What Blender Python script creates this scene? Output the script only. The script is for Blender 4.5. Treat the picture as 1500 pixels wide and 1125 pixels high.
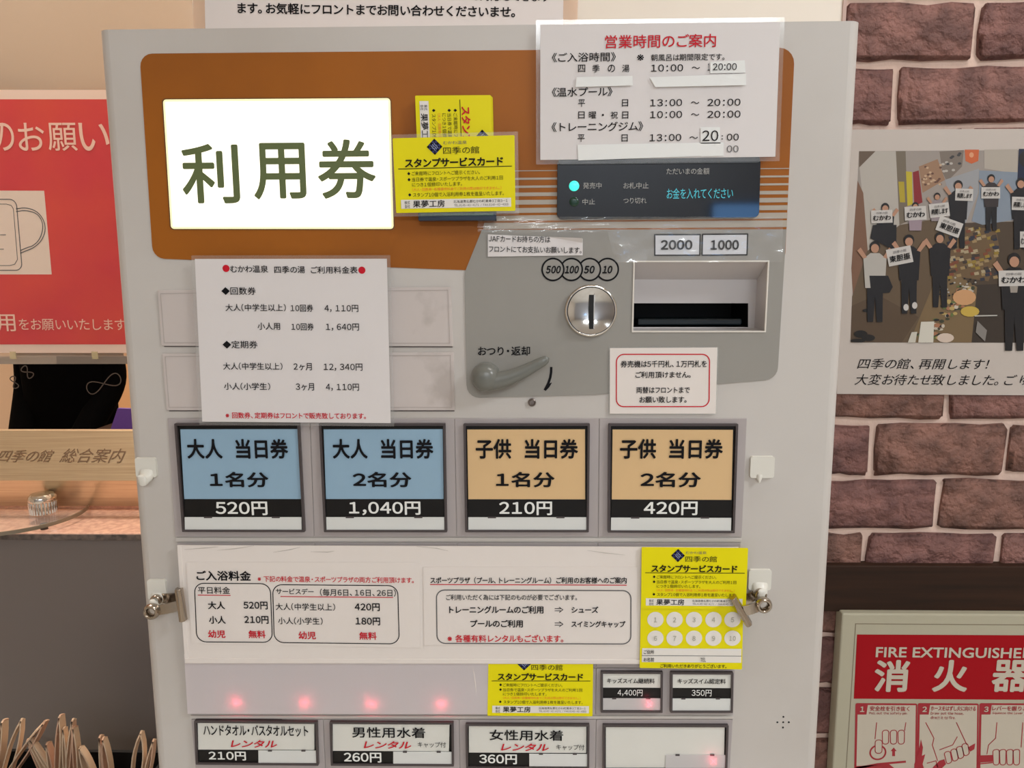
import bpy, bmesh, math, random
from mathutils import Vector, Matrix, geometry
random.seed(7)
for o in list(bpy.data.objects): bpy.data.objects.remove(o)
SC = bpy.context.scene; COL = SC.collection

# ------------------------------------------------------------------ camera
F = 1083.0; CX, CY = 750.0, 562.5; CAMZ = 1.47
def _n(v): return v.normalized()
Xc = _n(Vector((48700.0, -45.0, -F)))
Dc = Vector((31.0, 7516.0, F)); Dc = _n(Dc - Xc*Dc.dot(Xc))
Yc = Xc.cross(Dc)                               # away from the camera
# rows: camera axes (right, down, forward) written in world (X right, Y away, Z up)
CR = Vector((Xc.x, Yc.x, -Dc.x)); CD = Vector((Xc.y, Yc.y, -Dc.y)); CF = Vector((Xc.z, Yc.z, -Dc.z))
def ray(x, y): return CR*((x-CX)/F) + CD*((y-CY)/F) + CF
_a, _b = ray(140, 44), ray(1265, 30)
DIST = 0.57/((_b.x/_b.y) - (_a.x/_a.y))         # machine is 57 cm wide
CAM = Vector((0.0, -DIST, CAMZ))
def P(x, y, Y=0.0):
    d = ray(x, y); t = (Y-CAM.y)/d.y; return CAM + d*t
def PZ(x, y, Z):
    d = ray(x, y); t = (Z-CAM.z)/d.z; return CAM + d*t
def Q(x, y, Y=0.0):
    p = P(x, y, Y); return (p.x, p.z)
cam = bpy.data.cameras.new('camera'); camo = bpy.data.objects.new('camera', cam); COL.objects.link(camo)
cam.sensor_width = 36.0; cam.lens = F*36.0/1500.0; cam.clip_start = 0.02; cam.clip_end = 60
M3 = Matrix((CR, -CD, -CF)).transposed()
camo.matrix_world = Matrix.Translation(CAM) @ M3.to_4x4()
SC.camera = camo
# ------------------------------------------------------------------ world, lights, exposure
w = bpy.data.worlds.new('world'); SC.world = w; w.use_nodes = True
w.node_tree.nodes['Background'].inputs[0].default_value = (1.0, 0.97, 0.94, 1)
w.node_tree.nodes['Background'].inputs[1].default_value = 0.25
SC.view_settings.view_transform = 'Standard'; SC.view_settings.look = 'None'
SC.view_settings.exposure = -0.38; SC.view_settings.gamma = 1.0; SC.view_settings.use_curve_mapping = False
def area(name, loc, size, energy, col, rot=(0, 0, 0)):
    l = bpy.data.lights.new(name, 'AREA'); l.shape = 'RECTANGLE'; l.size, l.size_y = size; l.energy = energy; l.color = col
    o = bpy.data.objects.new(name, l); COL.objects.link(o); o.location = loc; o.rotation_euler = rot; return o
WARM = (0.92, 0.995, 1.05)
area('ceiling_lamp_right', (1.5, -1.0, 2.57), (0.5, 0.5), 30, WARM)
area('ceiling_lamp_left', (-1.3, -2.0, 2.57), (0.5, 0.5), 3, WARM)
area('ceiling_lamp_middle', (0.4, -2.9, 2.57), (1.4, 0.4), 56, WARM)
area('ceiling_lamp_wall', (0.62, -0.12, 2.57), (0.5, 0.2), 6.5, (1.0, 0.95, 0.9))
area('ceiling_lamp_office', (-1.4, 2.1, 2.57), (1.2, 1.2), 50, (1.0, 0.83, 0.66))
area('ceiling_lamp_counter', (-0.75, 0.45, 2.57), (0.3, 0.3), 24, (1.0, 0.88, 0.76))

# ------------------------------------------------------------------ materials
def lin(c):
    c = c/255.0
    return c/12.92 if c <= 0.04045 else ((c+0.055)/1.055)**2.4
def chaikin(p, n=2):
    for _ in range(n): p = [p[0]]+[q for a, b in zip(p, p[1:]) for q in ((a[0]*.75+b[0]*.25, a[1]*.75+b[1]*.25), (a[0]*.25+b[0]*.75, a[1]*.25+b[1]*.75))]+[p[-1]]
    return p
def rgb(c, k=1.3): return tuple(min(0.9, lin(v)*k) for v in c) + (1.0,)
MATS = {}
def mat(name, c, rough=0.5, metal=0.0, k=1.3, emit=None, estr=1.0, noise=None, bump=None, spec=0.5, coat=0.0, alpha=None, trans=None):
    if name in MATS: return MATS[name]
    m = bpy.data.materials.new(name); m.use_nodes = True; nt = m.node_tree; b = nt.nodes['Principled BSDF']
    b.inputs['Base Color'].default_value = rgb(c, k); b.inputs['Roughness'].default_value = rough
    b.inputs['Metallic'].default_value = metal; b.inputs['Specular IOR Level'].default_value = spec
    b.inputs['Coat Weight'].default_value = coat; b.inputs['Coat Roughness'].default_value = 0.06
    if emit:
        b.inputs['Emission Color'].default_value = tuple(lin(v) for v in emit)+(1,); b.inputs['Emission Strength'].default_value = estr
    tc = None
    if noise or bump:
        tc = nt.nodes.new('ShaderNodeTexCoord')
    if noise:   # (scale, other colour, low, high)
        sc_, c2, lo, hi = noise[:4]
        n = nt.nodes.new('ShaderNodeTexNoise'); n.inputs['Scale'].default_value = sc_; n.inputs['Detail'].default_value = 5
        src = tc.outputs['Object']
        if len(noise) > 4:
            mp = nt.nodes.new('ShaderNodeMapping'); mp.inputs['Scale'].default_value = noise[4]
            nt.links.new(src, mp.inputs[0]); src = mp.outputs[0]
        nt.links.new(src, n.inputs['Vector'])
        r = nt.nodes.new('ShaderNodeValToRGB'); r.color_ramp.elements[0].position = lo; r.color_ramp.elements[1].position = hi
        r.color_ramp.elements[0].color = rgb(c, k); r.color_ramp.elements[1].color = rgb(c2, k)
        nt.links.new(n.outputs['Fac'], r.inputs[0]); nt.links.new(r.outputs[0], b.inputs['Base Color'])
    if bump:    # (scale, strength, distance)
        n2 = nt.nodes.new('ShaderNodeTexNoise'); n2.inputs['Scale'].default_value = bump[0]; n2.inputs['Detail'].default_value = 6
        src2 = tc.outputs['Object']
        if len(bump) > 3:
            mp2 = nt.nodes.new('ShaderNodeMapping'); mp2.inputs['Scale'].default_value = bump[3]; nt.links.new(src2, mp2.inputs[0]); src2 = mp2.outputs[0]
        nt.links.new(src2, n2.inputs['Vector'])
        bp = nt.nodes.new('ShaderNodeBump'); bp.inputs['Strength'].default_value = bump[1]; bp.inputs['Distance'].default_value = bump[2]
        nt.links.new(n2.outputs['Fac'], bp.inputs['Height']); nt.links.new(bp.outputs[0], b.inputs['Normal'])
    out = nt.nodes['Material Output']
    if trans:   # light shining through thin paper
        t = nt.nodes.new('ShaderNodeBsdfTranslucent'); t.inputs[0].default_value = (0.9, 0.88, 0.88, 1)
        mx = nt.nodes.new('ShaderNodeMixShader'); mx.inputs[0].default_value = trans
        nt.links.new(b.outputs[0], mx.inputs[1]); nt.links.new(t.outputs[0], mx.inputs[2]); nt.links.new(mx.outputs[0], out.inputs[0])
    if alpha is not None:
        t = nt.nodes.new('ShaderNodeBsdfTransparent'); t.inputs[0].default_value = (1, 1, 1, 1)
        mx = nt.nodes.new('ShaderNodeMixShader'); mx.inputs[0].default_value = alpha
        nt.links.new(t.outputs[0], mx.inputs[1]); nt.links.new(b.outputs[0], mx.inputs[2]); nt.links.new(mx.outputs[0], out.inputs[0])
    MATS[name] = m; return m
PAPER = mat('paper', (206, 200, 198), 0.55)
PAPERW = mat('warm_paper', (212, 203, 196), 0.55)
PAPERT = mat('thin_paper', (212, 203, 203), 0.6, trans=0.35)
INK = mat('ink', (16, 15, 18), 0.6, spec=0.15)
INKG = mat('grey_ink', (88, 86, 86), 0.5)
INKR = mat('red_ink', (186, 24, 40), 0.6, spec=0.2)
def film(name, rough, haze=0.0, hc=(220, 215, 210), ior=1.5, bump=None):
    m = bpy.data.materials.new(name); m.use_nodes = True; nt = m.node_tree; b = nt.nodes['Principled BSDF']; out = nt.nodes['Material Output']
    b.inputs['Base Color'].default_value = rgb(hc); b.inputs['Roughness'].default_value = 0.4
    t = nt.nodes.new('ShaderNodeBsdfTransparent'); g = nt.nodes.new('ShaderNodeBsdfGlossy'); g.inputs['Roughness'].default_value = rough
    f = nt.nodes.new('ShaderNodeFresnel'); f.inputs['IOR'].default_value = ior
    m1 = nt.nodes.new('ShaderNodeMixShader'); m1.inputs[0].default_value = haze; m2 = nt.nodes.new('ShaderNodeMixShader')
    nt.links.new(t.outputs[0], m1.inputs[1]); nt.links.new(b.outputs[0], m1.inputs[2]); geo = nt.nodes.new('ShaderNodeNewGeometry'); inv = nt.nodes.new('ShaderNodeMath'); inv.operation = 'SUBTRACT'; inv.inputs[0].default_value = 1.0; mul = nt.nodes.new('ShaderNodeMath'); mul.operation = 'MULTIPLY'
    nt.links.new(geo.outputs['Backfacing'], inv.inputs[1]); nt.links.new(f.outputs[0], mul.inputs[0]); nt.links.new(inv.outputs[0], mul.inputs[1]); nt.links.new(mul.outputs[0], m2.inputs[0])
    nt.links.new(m1.outputs[0], m2.inputs[1]); nt.links.new(g.outputs[0], m2.inputs[2]); nt.links.new(m2.outputs[0], out.inputs[0])
    if bump:
        tc = nt.nodes.new('ShaderNodeTexCoord'); n2 = nt.nodes.new('ShaderNodeTexNoise'); n2.inputs['Scale'].default_value = bump[0]
        bp = nt.nodes.new('ShaderNodeBump'); bp.inputs['Strength'].default_value = bump[1]; bp.inputs['Distance'].default_value = bump[2]
        nt.links.new(tc.outputs['Object'], n2.inputs['Vector']); nt.links.new(n2.outputs['Fac'], bp.inputs['Height']); nt.links.new(bp.outputs[0], g.inputs['Normal'])
    MATS[name] = m; return m
FILM = film('clear_film', 0.10, 0.07)
BODY = mat('painted_steel', (185, 179, 173), 0.42, noise=(5, (178, 171, 164), 0.42, 0.66), k=1.3)
BODY2 = mat('grey_plate', (160, 151, 149), 0.45)
ORANGE = mat('orange_film', (150, 87, 26), 0.4, spec=0.2, noise=(7, (136, 78, 26), 0.4, 0.7))
GREYP = mat('grey_film', (138, 134, 127), 0.36)
STRIPE = mat('stripe_film', (160, 150, 137), 0.36)
BEZ = mat('dark_bezel', (66, 58, 58), 0.35)
BLACK = mat('black_gloss', (12, 12, 13), 0.05, k=1.0)
BLACKM = mat('black_matt', (12, 12, 12), 0.6, k=1.0)
BAND = mat('price_band', (18, 16, 15), 0.35, spec=0.3)
BLUE = mat('blue_card', (134, 162, 182), 0.25)
PEACH = mat('peach_card', (204, 170, 124), 0.25)
LCDW = mat('lamp_window', (202, 202, 198), 0.25)
LCDL = mat('lit_lamp_window', (206, 202, 200), 0.25, trans=0.3)
WHITEC = mat('white_card', (204, 202, 194), 0.3)
INKW = mat('white_print', (222, 218, 212), 0.4)
CHROME = mat('chrome', (235, 228, 218), 0.09, metal=1.0, k=0.9)
NICKEL = mat('nickel', (176, 164, 150), 0.2, metal=1.0, k=1.0)
YELLOW = mat('yellow_card', (226, 204, 6), 0.4, spec=0.2)
YWHITE = mat('card_white', (214, 208, 200), 0.3)
STRIPW = mat('white_strip', (224, 221, 214), 0.5)
ORINK = mat('orange_ink', (214, 110, 20), 0.5)
NAVY = mat('navy_ink', (30, 36, 92), 0.5)

# ------------------------------------------------------------------ mesh builder
def fillet(pts, r, seg=5):
    n = len(pts); out = []; rs = r if isinstance(r, (list, tuple)) else [r]*n
    for i in range(n):
        a, b, c = Vector(pts[i-1]), Vector(pts[i]), Vector(pts[(i+1) % n]); rr = rs[i]
        if rr <= 0: out.append(tuple(b)); continue
        u, v = (a-b), (c-b); lu, lv = u.length, v.length; u.normalize(); v.normalize()
        ang = u.angle(v); t = min(rr/math.tan(ang/2), lu*0.49, lv*0.49); rr = t*math.tan(ang/2)
        p0, p1 = b+u*t, b+v*t
        cen = b + (u+v).normalized()*(rr/math.sin(ang/2))
        a0 = math.atan2(*(p0-cen).yx); a1 = math.atan2(*(p1-cen).yx); d = a1-a0
        while d > math.pi: d -= 2*math.pi
        while d < -math.pi: d += 2*math.pi
        for k in range(seg+1):
            t_ = a0+d*k/seg; out.append((cen.x+rr*math.cos(t_), cen.y+rr*math.sin(t_)))
    return out
def circle(c, r, n=32, rz=None):
    rz = rz or r
    return [(c[0]+r*math.cos(2*math.pi*k/n), c[1]+rz*math.sin(2*math.pi*k/n)) for k in range(n)]
def inset(pts, d):
    cx = sum(p[0] for p in pts)/len(pts); cy = sum(p[1] for p in pts)/len(pts); n = len(pts); out = []
    area2 = sum(pts[i-1][0]*pts[i][1]-pts[i][0]*pts[i-1][1] for i in range(n)); s = 1 if area2 > 0 else -1
    for i in range(n):
        a, b, c = Vector(pts[i-1]), Vector(pts[i]), Vector(pts[(i+1) % n])
        e1, e2 = (b-a).normalized(), (c-b).normalized()
        n1, n2 = Vector((-e1.y, e1.x))*s, Vector((-e2.y, e2.x))*s
        m = n1+n2; m = m/max(0.3, m.dot(n1)) if m.length > 1e-9 else n1
        q = b+m*d; out.append((q.x, q.y))
    return out
class MB:
    def __init__(s): s.v = []; s.f = []; s.m = []
    def add(s, vs, fs, mi=0):
        o = len(s.v); s.v += [tuple(v) for v in vs]; s.f += [tuple(i+o for i in f) for f in fs]; s.m += [mi]*len(fs); return s
    def box(s, x0, x1, y0, y1, z0, z1, mi=0):
        vs = [(x, y, z) for x in (x0, x1) for y in (y0, y1) for z in (z0, z1)]
        return s.add(vs, [(0, 1, 3, 2), (4, 6, 7, 5), (0, 4, 5, 1), (2, 3, 7, 6), (0, 2, 6, 4), (1, 5, 7, 3)], mi)
    def prism(s, loops, yf, yb, mi=0, back=True, front=True):
        if not isinstance(loops[0][0], (tuple, list, Vector)): loops = [loops]
        tri = geometry.tessellate_polygon([[Vector((p[0], p[1], 0)) for p in l] for l in loops])
        flat = [p for l in loops for p in l]; n = len(flat)
        vs = [(p[0], yf, p[1]) for p in flat]+[(p[0], yb, p[1]) for p in flat]
        fs = []
        if front: fs += [tuple(t) for t in tri]
        if back: fs += [tuple(i+n for i in t[::-1]) for t in tri]
        k = 0
        for l in loops:
            m = len(l)
            for i in range(m):
                a, b = k+i, k+(i+1) % m; fs.append((a, b, b+n, a+n))
            k += m
        return s.add(vs, fs, mi)
    def face(s, loops, y, mi=0):          # open flat print
        if not isinstance(loops[0][0], (tuple, list, Vector)): loops = [loops]
        tri = geometry.tessellate_polygon([[Vector((p[0], p[1], 0)) for p in l] for l in loops])
        flat = [p for l in loops for p in l]
        fs = []
        for t in tri:
            a, b, c = [Vector(flat[i]) for i in t]
            cr = (b-a).cross(c-a) if hasattr(Vector((0, 0)), 'cross') else 1
            fs.append(tuple(t) if cr > 0 else tuple(t[::-1]))
        return s.add([(p[0], y, p[1]) for p in flat], fs, mi)
    def line(s, pts, wd, y, mi=0, closed=False):   # flat stroke in the XZ plane
        pts = [Vector(p) for p in pts]; n = len(pts); L = []; R = []
        for i in range(n):
            a = pts[i-1] if (i > 0 or closed) else pts[i]; c = pts[(i+1) % n] if (i < n-1 or closed) else pts[i]
            e1 = (pts[i]-a); e2 = (c-pts[i])
            e1 = e1.normalized() if e1.length > 1e-9 else e2.normalized(); e2 = e2.normalized() if e2.length > 1e-9 else e1
            t = (e1+e2); t = t.normalized() if t.length > 1e-6 else e1
            nn = Vector((-t.y, t.x)); kk = 1/max(0.5, nn.dot(Vector((-e1.y, e1.x))))
            ww = (wd[i] if isinstance(wd, (list, tuple)) else wd)/2*kk
            L.append(pts[i]+nn*ww); R.append(pts[i]-nn*ww)
        vs = [(p.x, y, p.y) for p in L]+[(p.x, y, p.y) for p in R]
        fs = []
        for i in range(n if closed else n-1):
            j = (i+1) % n; fs.append((i, i+n, j+n, j))
        return s.add(vs, fs, mi)
    def tube(s, pts, r, seg=12, mi=0, caps=True, flat=None):
        pts = [Vector(p) for p in pts]; n = len(pts); rs = r if isinstance(r, (list, tuple)) else [r]*n
        t0 = (pts[1]-pts[0]).normalized(); up = Vector((0, 0, 1)) if abs(t0.z) < 0.9 else Vector((1, 0, 0))
        u = t0.cross(up).normalized(); vs = []; fs = []
        for i in range(n):
            t = (pts[min(i+1, n-1)]-pts[max(i-1, 0)]).normalized()
            u = (u-t*u.dot(t)).normalized(); v = t.cross(u)
            for k in range(seg):
                a = 2*math.pi*k/seg; q = (u*math.cos(a)+v*math.sin(a))*rs[i]
                if flat: q = Vector((q.x, q.y*flat, q.z))
                vs.append(pts[i]+q)
        for i in range(n-1):
            for k in range(seg):
                a = i*seg+k; b = i*seg+(k+1) % seg; fs.append((a, b, b+seg, a+seg))
        if caps: fs.append(tuple(range(seg))[::-1]); fs.append(tuple((n-1)*seg+k for k in range(seg)))
        return s.add(vs, fs, mi)
    def lathe(s, c, prof, seg=48, mi=0, axis='Y', cap=True):   # prof: (radius, along-axis)
        vs = []; fs = []; c = Vector(c)
        for (r, h) in prof:
            for k in range(seg):
                a = 2*math.pi*k/seg
                if axis == 'Y': vs.append(c+Vector((r*math.cos(a), h, r*math.sin(a))))
                elif axis == 'X': vs.append(c+Vector((h, r*math.cos(a), r*math.sin(a))))
                else: vs.append(c+Vector((r*math.cos(a), r*math.sin(a), h)))
        for i in range(len(prof)-1):
            for k in range(seg):
                a = i*seg+k; b = i*seg+(k+1) % seg; fs.append((a, b, b+seg, a+seg))
        if cap: fs.append(tuple(range(seg))); fs.append(tuple((len(prof)-1)*seg+k for k in range(seg)))
        return s.add(vs, fs, mi)
    def ball(s, c, r, nu=16, nv=10, mi=0):
        rx, ry, rz = r if isinstance(r, tuple) else (r, r, r); vs = [(c[0], c[1], c[2]+rz)]; fs = []
        for j in range(1, nv):
            th = math.pi*j/nv
            for i in range(nu):
                a = 2*math.pi*i/nu; vs.append((c[0]+rx*math.sin(th)*math.cos(a), c[1]+ry*math.sin(th)*math.sin(a), c[2]+rz*math.cos(th)))
        vs.append((c[0], c[1], c[2]-rz)); b = len(vs)-1
        for i in range(nu): fs.append((0, 1+i, 1+(i+1) % nu)); fs.append((b, 1+(nv-2)*nu+(i+1) % nu, 1+(nv-2)*nu+i))
        for j in range(nv-2):
            for i in range(nu):
                a = 1+j*nu+i; c2 = 1+j*nu+(i+1) % nu; fs.append((a, a+nu, c2+nu, c2))
        return s.add(vs, fs, mi)
    def build(s, name, m, parent=None, smooth=None, bevel=None, label=None, kind=None, recalc=True, subsurf=None):
        root = Vector((0, 0, 0)); p = parent
        while p is not None: root += p.location; p = p.parent
        me = bpy.data.meshes.new(name)
        me.from_pydata([(v[0]-root.x, v[1]-root.y, v[2]-root.z) for v in s.v], [], s.f)
        for mm in (m if isinstance(m, (list, tuple)) else [m]): me.materials.append(mm)
        if isinstance(m, (list, tuple)): me.polygons.foreach_set('material_index', s.m)
        if recalc:
            bm = bmesh.new(); bm.from_mesh(me); bmesh.ops.recalc_face_normals(bm, faces=bm.faces); bm.to_mesh(me); bm.free()
        if smooth is not None:
            me.polygons.foreach_set('use_smooth', [True]*len(me.polygons)); me.set_sharp_from_angle(angle=math.radians(smooth))
        me.update()
        o = bpy.data.objects.new(name, me); COL.objects.link(o)
        if parent is not None: o.parent = parent
        if bevel:
            b = o.modifiers.new('bevel', 'BEVEL'); b.width = bevel; b.segments = 2; b.limit_method = 'ANGLE'; b.angle_limit = 0.7
        if subsurf:
            b = o.modifiers.new('subsurf', 'SUBSURF'); b.levels = b.render_levels = subsurf
        if label: o['label'] = label
        if kind: o['kind'] = kind
        return o
def thing(name, label, cat, loc, group=None):
    o = bpy.data.objects.new(name, None); COL.objects.link(o); o.location = loc; o.empty_display_size = 0.02
    o['label'] = label; o['category'] = cat
    if group: o['group'] = group
    return o
def tag(o, label, cat, group=None):
    o['label'] = label; o['category'] = cat
    if group: o['group'] = group
    return o
def struct(o): o['kind'] = 'structure'; return o
def L(pts, Y=0.0): return [Q(x, y, Y) for x, y in pts]

# ------------------------------------------------------------------ lettering
_cache = {}
def glyph(ch, shear, res):
    key = (ch, shear, res)
    if key in _cache: return _cache[key]
    cu = bpy.data.curves.new('t', 'FONT'); cu.body = ch; cu.resolution_u = res; cu.shear = shear
    ob = bpy.data.objects.new('t', cu); COL.objects.link(ob)
    dg = bpy.context.evaluated_depsgraph_get(); dg.update()
    me = ob.evaluated_get(dg).to_mesh()
    vs = [(v.co.x, v.co.y) for v in me.vertices]; fs = [tuple(p.vertices) for p in me.polygons]
    ob.evaluated_get(dg).to_mesh_clear(); bpy.data.objects.remove(ob); bpy.data.curves.remove(cu)
    _cache[key] = (vs, fs); return _cache[key]
def glyphs(s, bold, shear, res, raw=False):
    """Set a line: one glyph after another, Latin letters and digits from the wide-glyph face set tight."""
    if raw: V, Fc = glyph(s, shear, res); V = list(V); Fc = list(Fc)
    else:
        V = []; Fc = []; pen = 0.0
        for ch in s:
            if ch == ' ': pen += 0.34; continue
            if ch == '\u3000': pen += 1.0; continue
            tight = ch.isascii()
            g = chr(ord(ch)+0xFEE0) if tight and ch not in "'" else ch
            vs, fs = glyph(g, shear, res)
            if not vs: pen += 0.5; continue
            xs = [v[0] for v in vs]; off = pen
            if tight: a_, b_ = min(xs), max(xs); m_ = 0.055 if ch.isalnum() else 0.09; m_ = 0.12 if ch == '1' else m_; off = pen-a_+m_; adv = b_-a_+2*m_
            elif ch == '：': a_, b_ = min(xs), max(xs); off = pen-a_+0.2; adv = b_-a_+0.4
            elif ch in '、。・': adv = 0.62; off = pen-(0.19 if ch == '・' else 0)
            else: adv = 1.0 if ord(ch) > 0x3100 or ch in '～◆※⇒' else 0.94
            o = len(V); V += [(v[0]+off, v[1]) for v in vs]; Fc += [tuple(k+o for k in f) for f in fs]; pen += adv
    if not V: return None
    if bold > 0:
        B = list(V); Bf = list(Fc); V = []; Fc = []; d = bold
        for dx, dy in ((0, 0), (d, 0), (-d, 0), (0, d), (0, -d), (d*.7, d*.7), (-d*.7, d*.7), (d*.7, -d*.7), (-d*.7, -d*.7)) if bold > 0.015 else ((d, d), (-d, d), (d, -d), (-d, -d)):
            z_ = (len(V)//len(B))*0.00002; o = len(V); V += [(x+dx, y+dy, z_) for x, y in B]; Fc += [tuple(k+o for k in f) for f in Bf]
    else: V = [(x, y, 0.0) for x, y in V]
    xs = [v[0] for v in V]; ys = [v[1] for v in V]
    return (V, Fc, (min(xs), max(xs), min(ys), max(ys)))
class Print:
    """Collects lettering and flat marks for one thing, one mesh per material."""
    def __init__(s, parent, Y, ang=0.0): s.parent = parent; s.Y = Y; s.ang = ang; s.mb = {}
    def g(s, m): return s.mb.setdefault(m.name, (m, MB(), MB()))
    def world_text(s, t, c, wd, h, m, bold=0.0, ang=None, shear=0.0, res=3, dy=0.0, raw=False):
        r = glyphs(t, bold, shear, res, raw)
        if not r: return
        vs, fs, (x0, x1, y0, y1) = r; ang = s.ang if ang is None else ang; ca, sa = math.cos(ang), math.sin(ang)
        out = []
        for x, y, z_ in vs:
            u = ((x-x0)/(x1-x0)-0.5)*wd; v = ((y-y0)/(y1-y0)-0.5)*h
            out.append((c[0]+u*ca-v*sa, s.Y-0.0005-dy-z_, c[1]+u*sa+v*ca))
        s.g(m)[1].add(out, fs)
    def text(s, t, x0, x1, yc, h, m=None, bold=0.007, shear=0.0, res=3, ang=None, dy=0.0, raw=False):
        a, b = Q(x0, yc, s.Y), Q(x1, yc, s.Y); xc = (x0+x1)/2
        t0, t1 = Q(xc, yc-h/2, s.Y), Q(xc, yc+h/2, s.Y)
        s.world_text(t, Q(xc, yc, s.Y), b[0]-a[0], t0[1]-t1[1], m or INK, bold, ang, shear, res, dy, raw)
    def line(s, px, wpx, m, closed=False, dy=0.0):
        wd = [v*SCL(s.Y) for v in wpx] if isinstance(wpx, (list, tuple)) else wpx*SCL(s.Y)
        s.g(m)[2].line(L(px, s.Y), wd, s.Y-0.0003-dy, 0, closed)
    def wline(s, pts, wd, m, closed=False, dy=0.0): s.g(m)[2].line(pts, wd, s.Y-0.0003-dy, 0, closed)
    def shape(s, px, m, r=0, dy=0.0): s.wshape(L(px, s.Y), m, r*SCL(s.Y), dy)
    def wshape(s, pts, m, r=0, dy=0.0): s.g(m)[2].face(fillet(pts, r) if r else pts, s.Y-0.0003-dy)
    def ring(s, px, wpx, m, r, dy=0.0): s.wline(fillet(L(px, s.Y), r*SCL(s.Y), 7), wpx*SCL(s.Y), m, True, dy)
    def flush(s, names=None):
        for k, (m, a, b) in s.mb.items():
            nm = {'ink': 'lettering', 'red_ink': 'red_lettering'}.get(m.name, m.name.replace('_print', '')+'_lettering')
            if a.v: a.build(nm, m, s.parent, recalc=False)
            if b.v: b.build(m.name.replace('_ink', '').replace('ink', 'black').replace('_print', '')+'_printed_shapes', m, s.parent, recalc=False)
def SCL(Y): return (Y-CAM.y)/F            # metres per pixel at that plane
def angle_of(c4, Y):
    q = L(c4, Y); a = math.atan2(q[1][1]-q[0][1], q[1][0]-q[0][0]); b = math.atan2(q[2][1]-q[3][1], q[2][0]-q[3][0]); return (a+b)/2
def sheet(name, label, cat, c4, d, m=None, thick=0.0004, film=0, Yb=None, part='paper', group=None, r=0.0, nopaper=False):
    """A flat sheet whose corners stand at c4, d metres in front of the plate it is stuck to."""
    Y = -d if Yb is None else Yb-d
    q = L(c4, Y); loc = ((q[2][0]+q[3][0])/2, Y+thick, min(q[2][1], q[3][1]))
    t = thing(name, label, cat, loc, group)
    if film:
        MB().prism(inset(q, -film*SCL(Y)), Y+0.0001, Y+thick+0.0003).build('laminate_film', FILM, t)
    MB().prism(fillet(q, r) if r else q, Y, Y+thick).build(part, m or PAPER, t)
    return t, Print(t, Y, angle_of(c4, Y))

# ------------------------------------------------------------------ the room
WY = 0.335                                    # wall plane beside and behind the machine
xl = Q(283, 20, WY)[0]; xb = Q(1238, 10, WY)[0]
CREAM = mat('cream_wall', (226, 208, 196), 0.7, bump=(60, 0.08, 0.002))
WALLR = mat('plaster', (205, 192, 176), 0.8)
FLOORM = mat('floor_tile', (192, 186, 176), 0.4, noise=(3, (180, 172, 160), 0.4, 0.6))
WOODD = mat('dark_wood', (46, 28, 18), 0.6, spec=0.2, noise=(9, (32, 20, 13), 0.35, 0.7, (0.6, 1, 12)))
struct(MB().box(-3, 3, -3.5, 4, -0.1, 0).build('floor', FLOORM))
struct(MB().box(-3, 3, -3.5, 4, 2.6, 2.7).build('ceiling', mat('ceiling_paint', (215, 208, 198), 0.8)))
struct(MB().box(-3, 3, -3.6, -3.5, 0, 2.6).build('wall_rear', mat('rear_wall_paint', (160, 162, 168), 0.7)))
struct(MB().box(-3.1, -3, -3.5, 4, 0, 2.6).build('wall_left', WALLR))
struct(MB().box(3, 3.1, -3.5, 4, 0, 2.6).build('wall_right', WALLR))
struct(MB().box(-3, 3, 4, 4.1, 0, 2.6).build('wall_back', mat('office_wall', (222, 176, 136), 0.7)))
struct(MB().box(xl, xb, WY, 1.3, 0, 2.6).build('wall_behind_machine', CREAM))
scr = thing('wall_screen', 'small bright blue screen on the rear wall, seen only as reflections', 'screen', (1.12, -3.48, 1.7))
MB().box(0.97, 1.27, -3.5, -3.47, 1.74, 1.86).build('screen_frame', mat('screen_black', (14, 14, 15), 0.3, k=1), scr, bevel=0.004)
MB().box(0.98, 1.26, -3.471, -3.468, 1.75, 1.85).build('screen_panel', mat('blue_screen', (120, 170, 255), 0.3, emit=(130, 185, 255), estr=6.0), scr)
# brick wall: mortar bed and every brick
MORTAR = mat('mortar', (200, 174, 160), 0.85, bump=(90, 0.5, 0.004), noise=(18, (190, 164, 150), 0.4, 0.65))
def brickmat(name, a, b):
    m = mat(name, a, 0.7, noise=(30, b, 0.36, 0.64), bump=(60, 1.0, 0.014), k=0.93); nt = m.node_tree   # pattern runs over the wall, not stretched per brick
    g = nt.nodes.new('ShaderNodeNewGeometry')
    for n in nt.nodes:
        if n.type == 'TEX_NOISE': nt.links.new(g.outputs['Position'], n.inputs['Vector'])
    return m
BR = [brickmat('brick_clay', (154, 108, 98), (108, 74, 68)), brickmat('brick_plum', (142, 98, 90), (100, 66, 62)),
      brickmat('brick_brown', (150, 106, 92), (104, 72, 62))]
bw = struct(MB().box(xb, 2.2, WY+0.004, 1.3, 0, 2.6).build('wall_brick', MORTAR))
MB().box(xb-0.003, xb+0.001, WY-0.002, WY+0.02, 0, 2.6).build('trim_strip', mat('corner_strip', (176, 150, 140), 0.6), bw)
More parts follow.
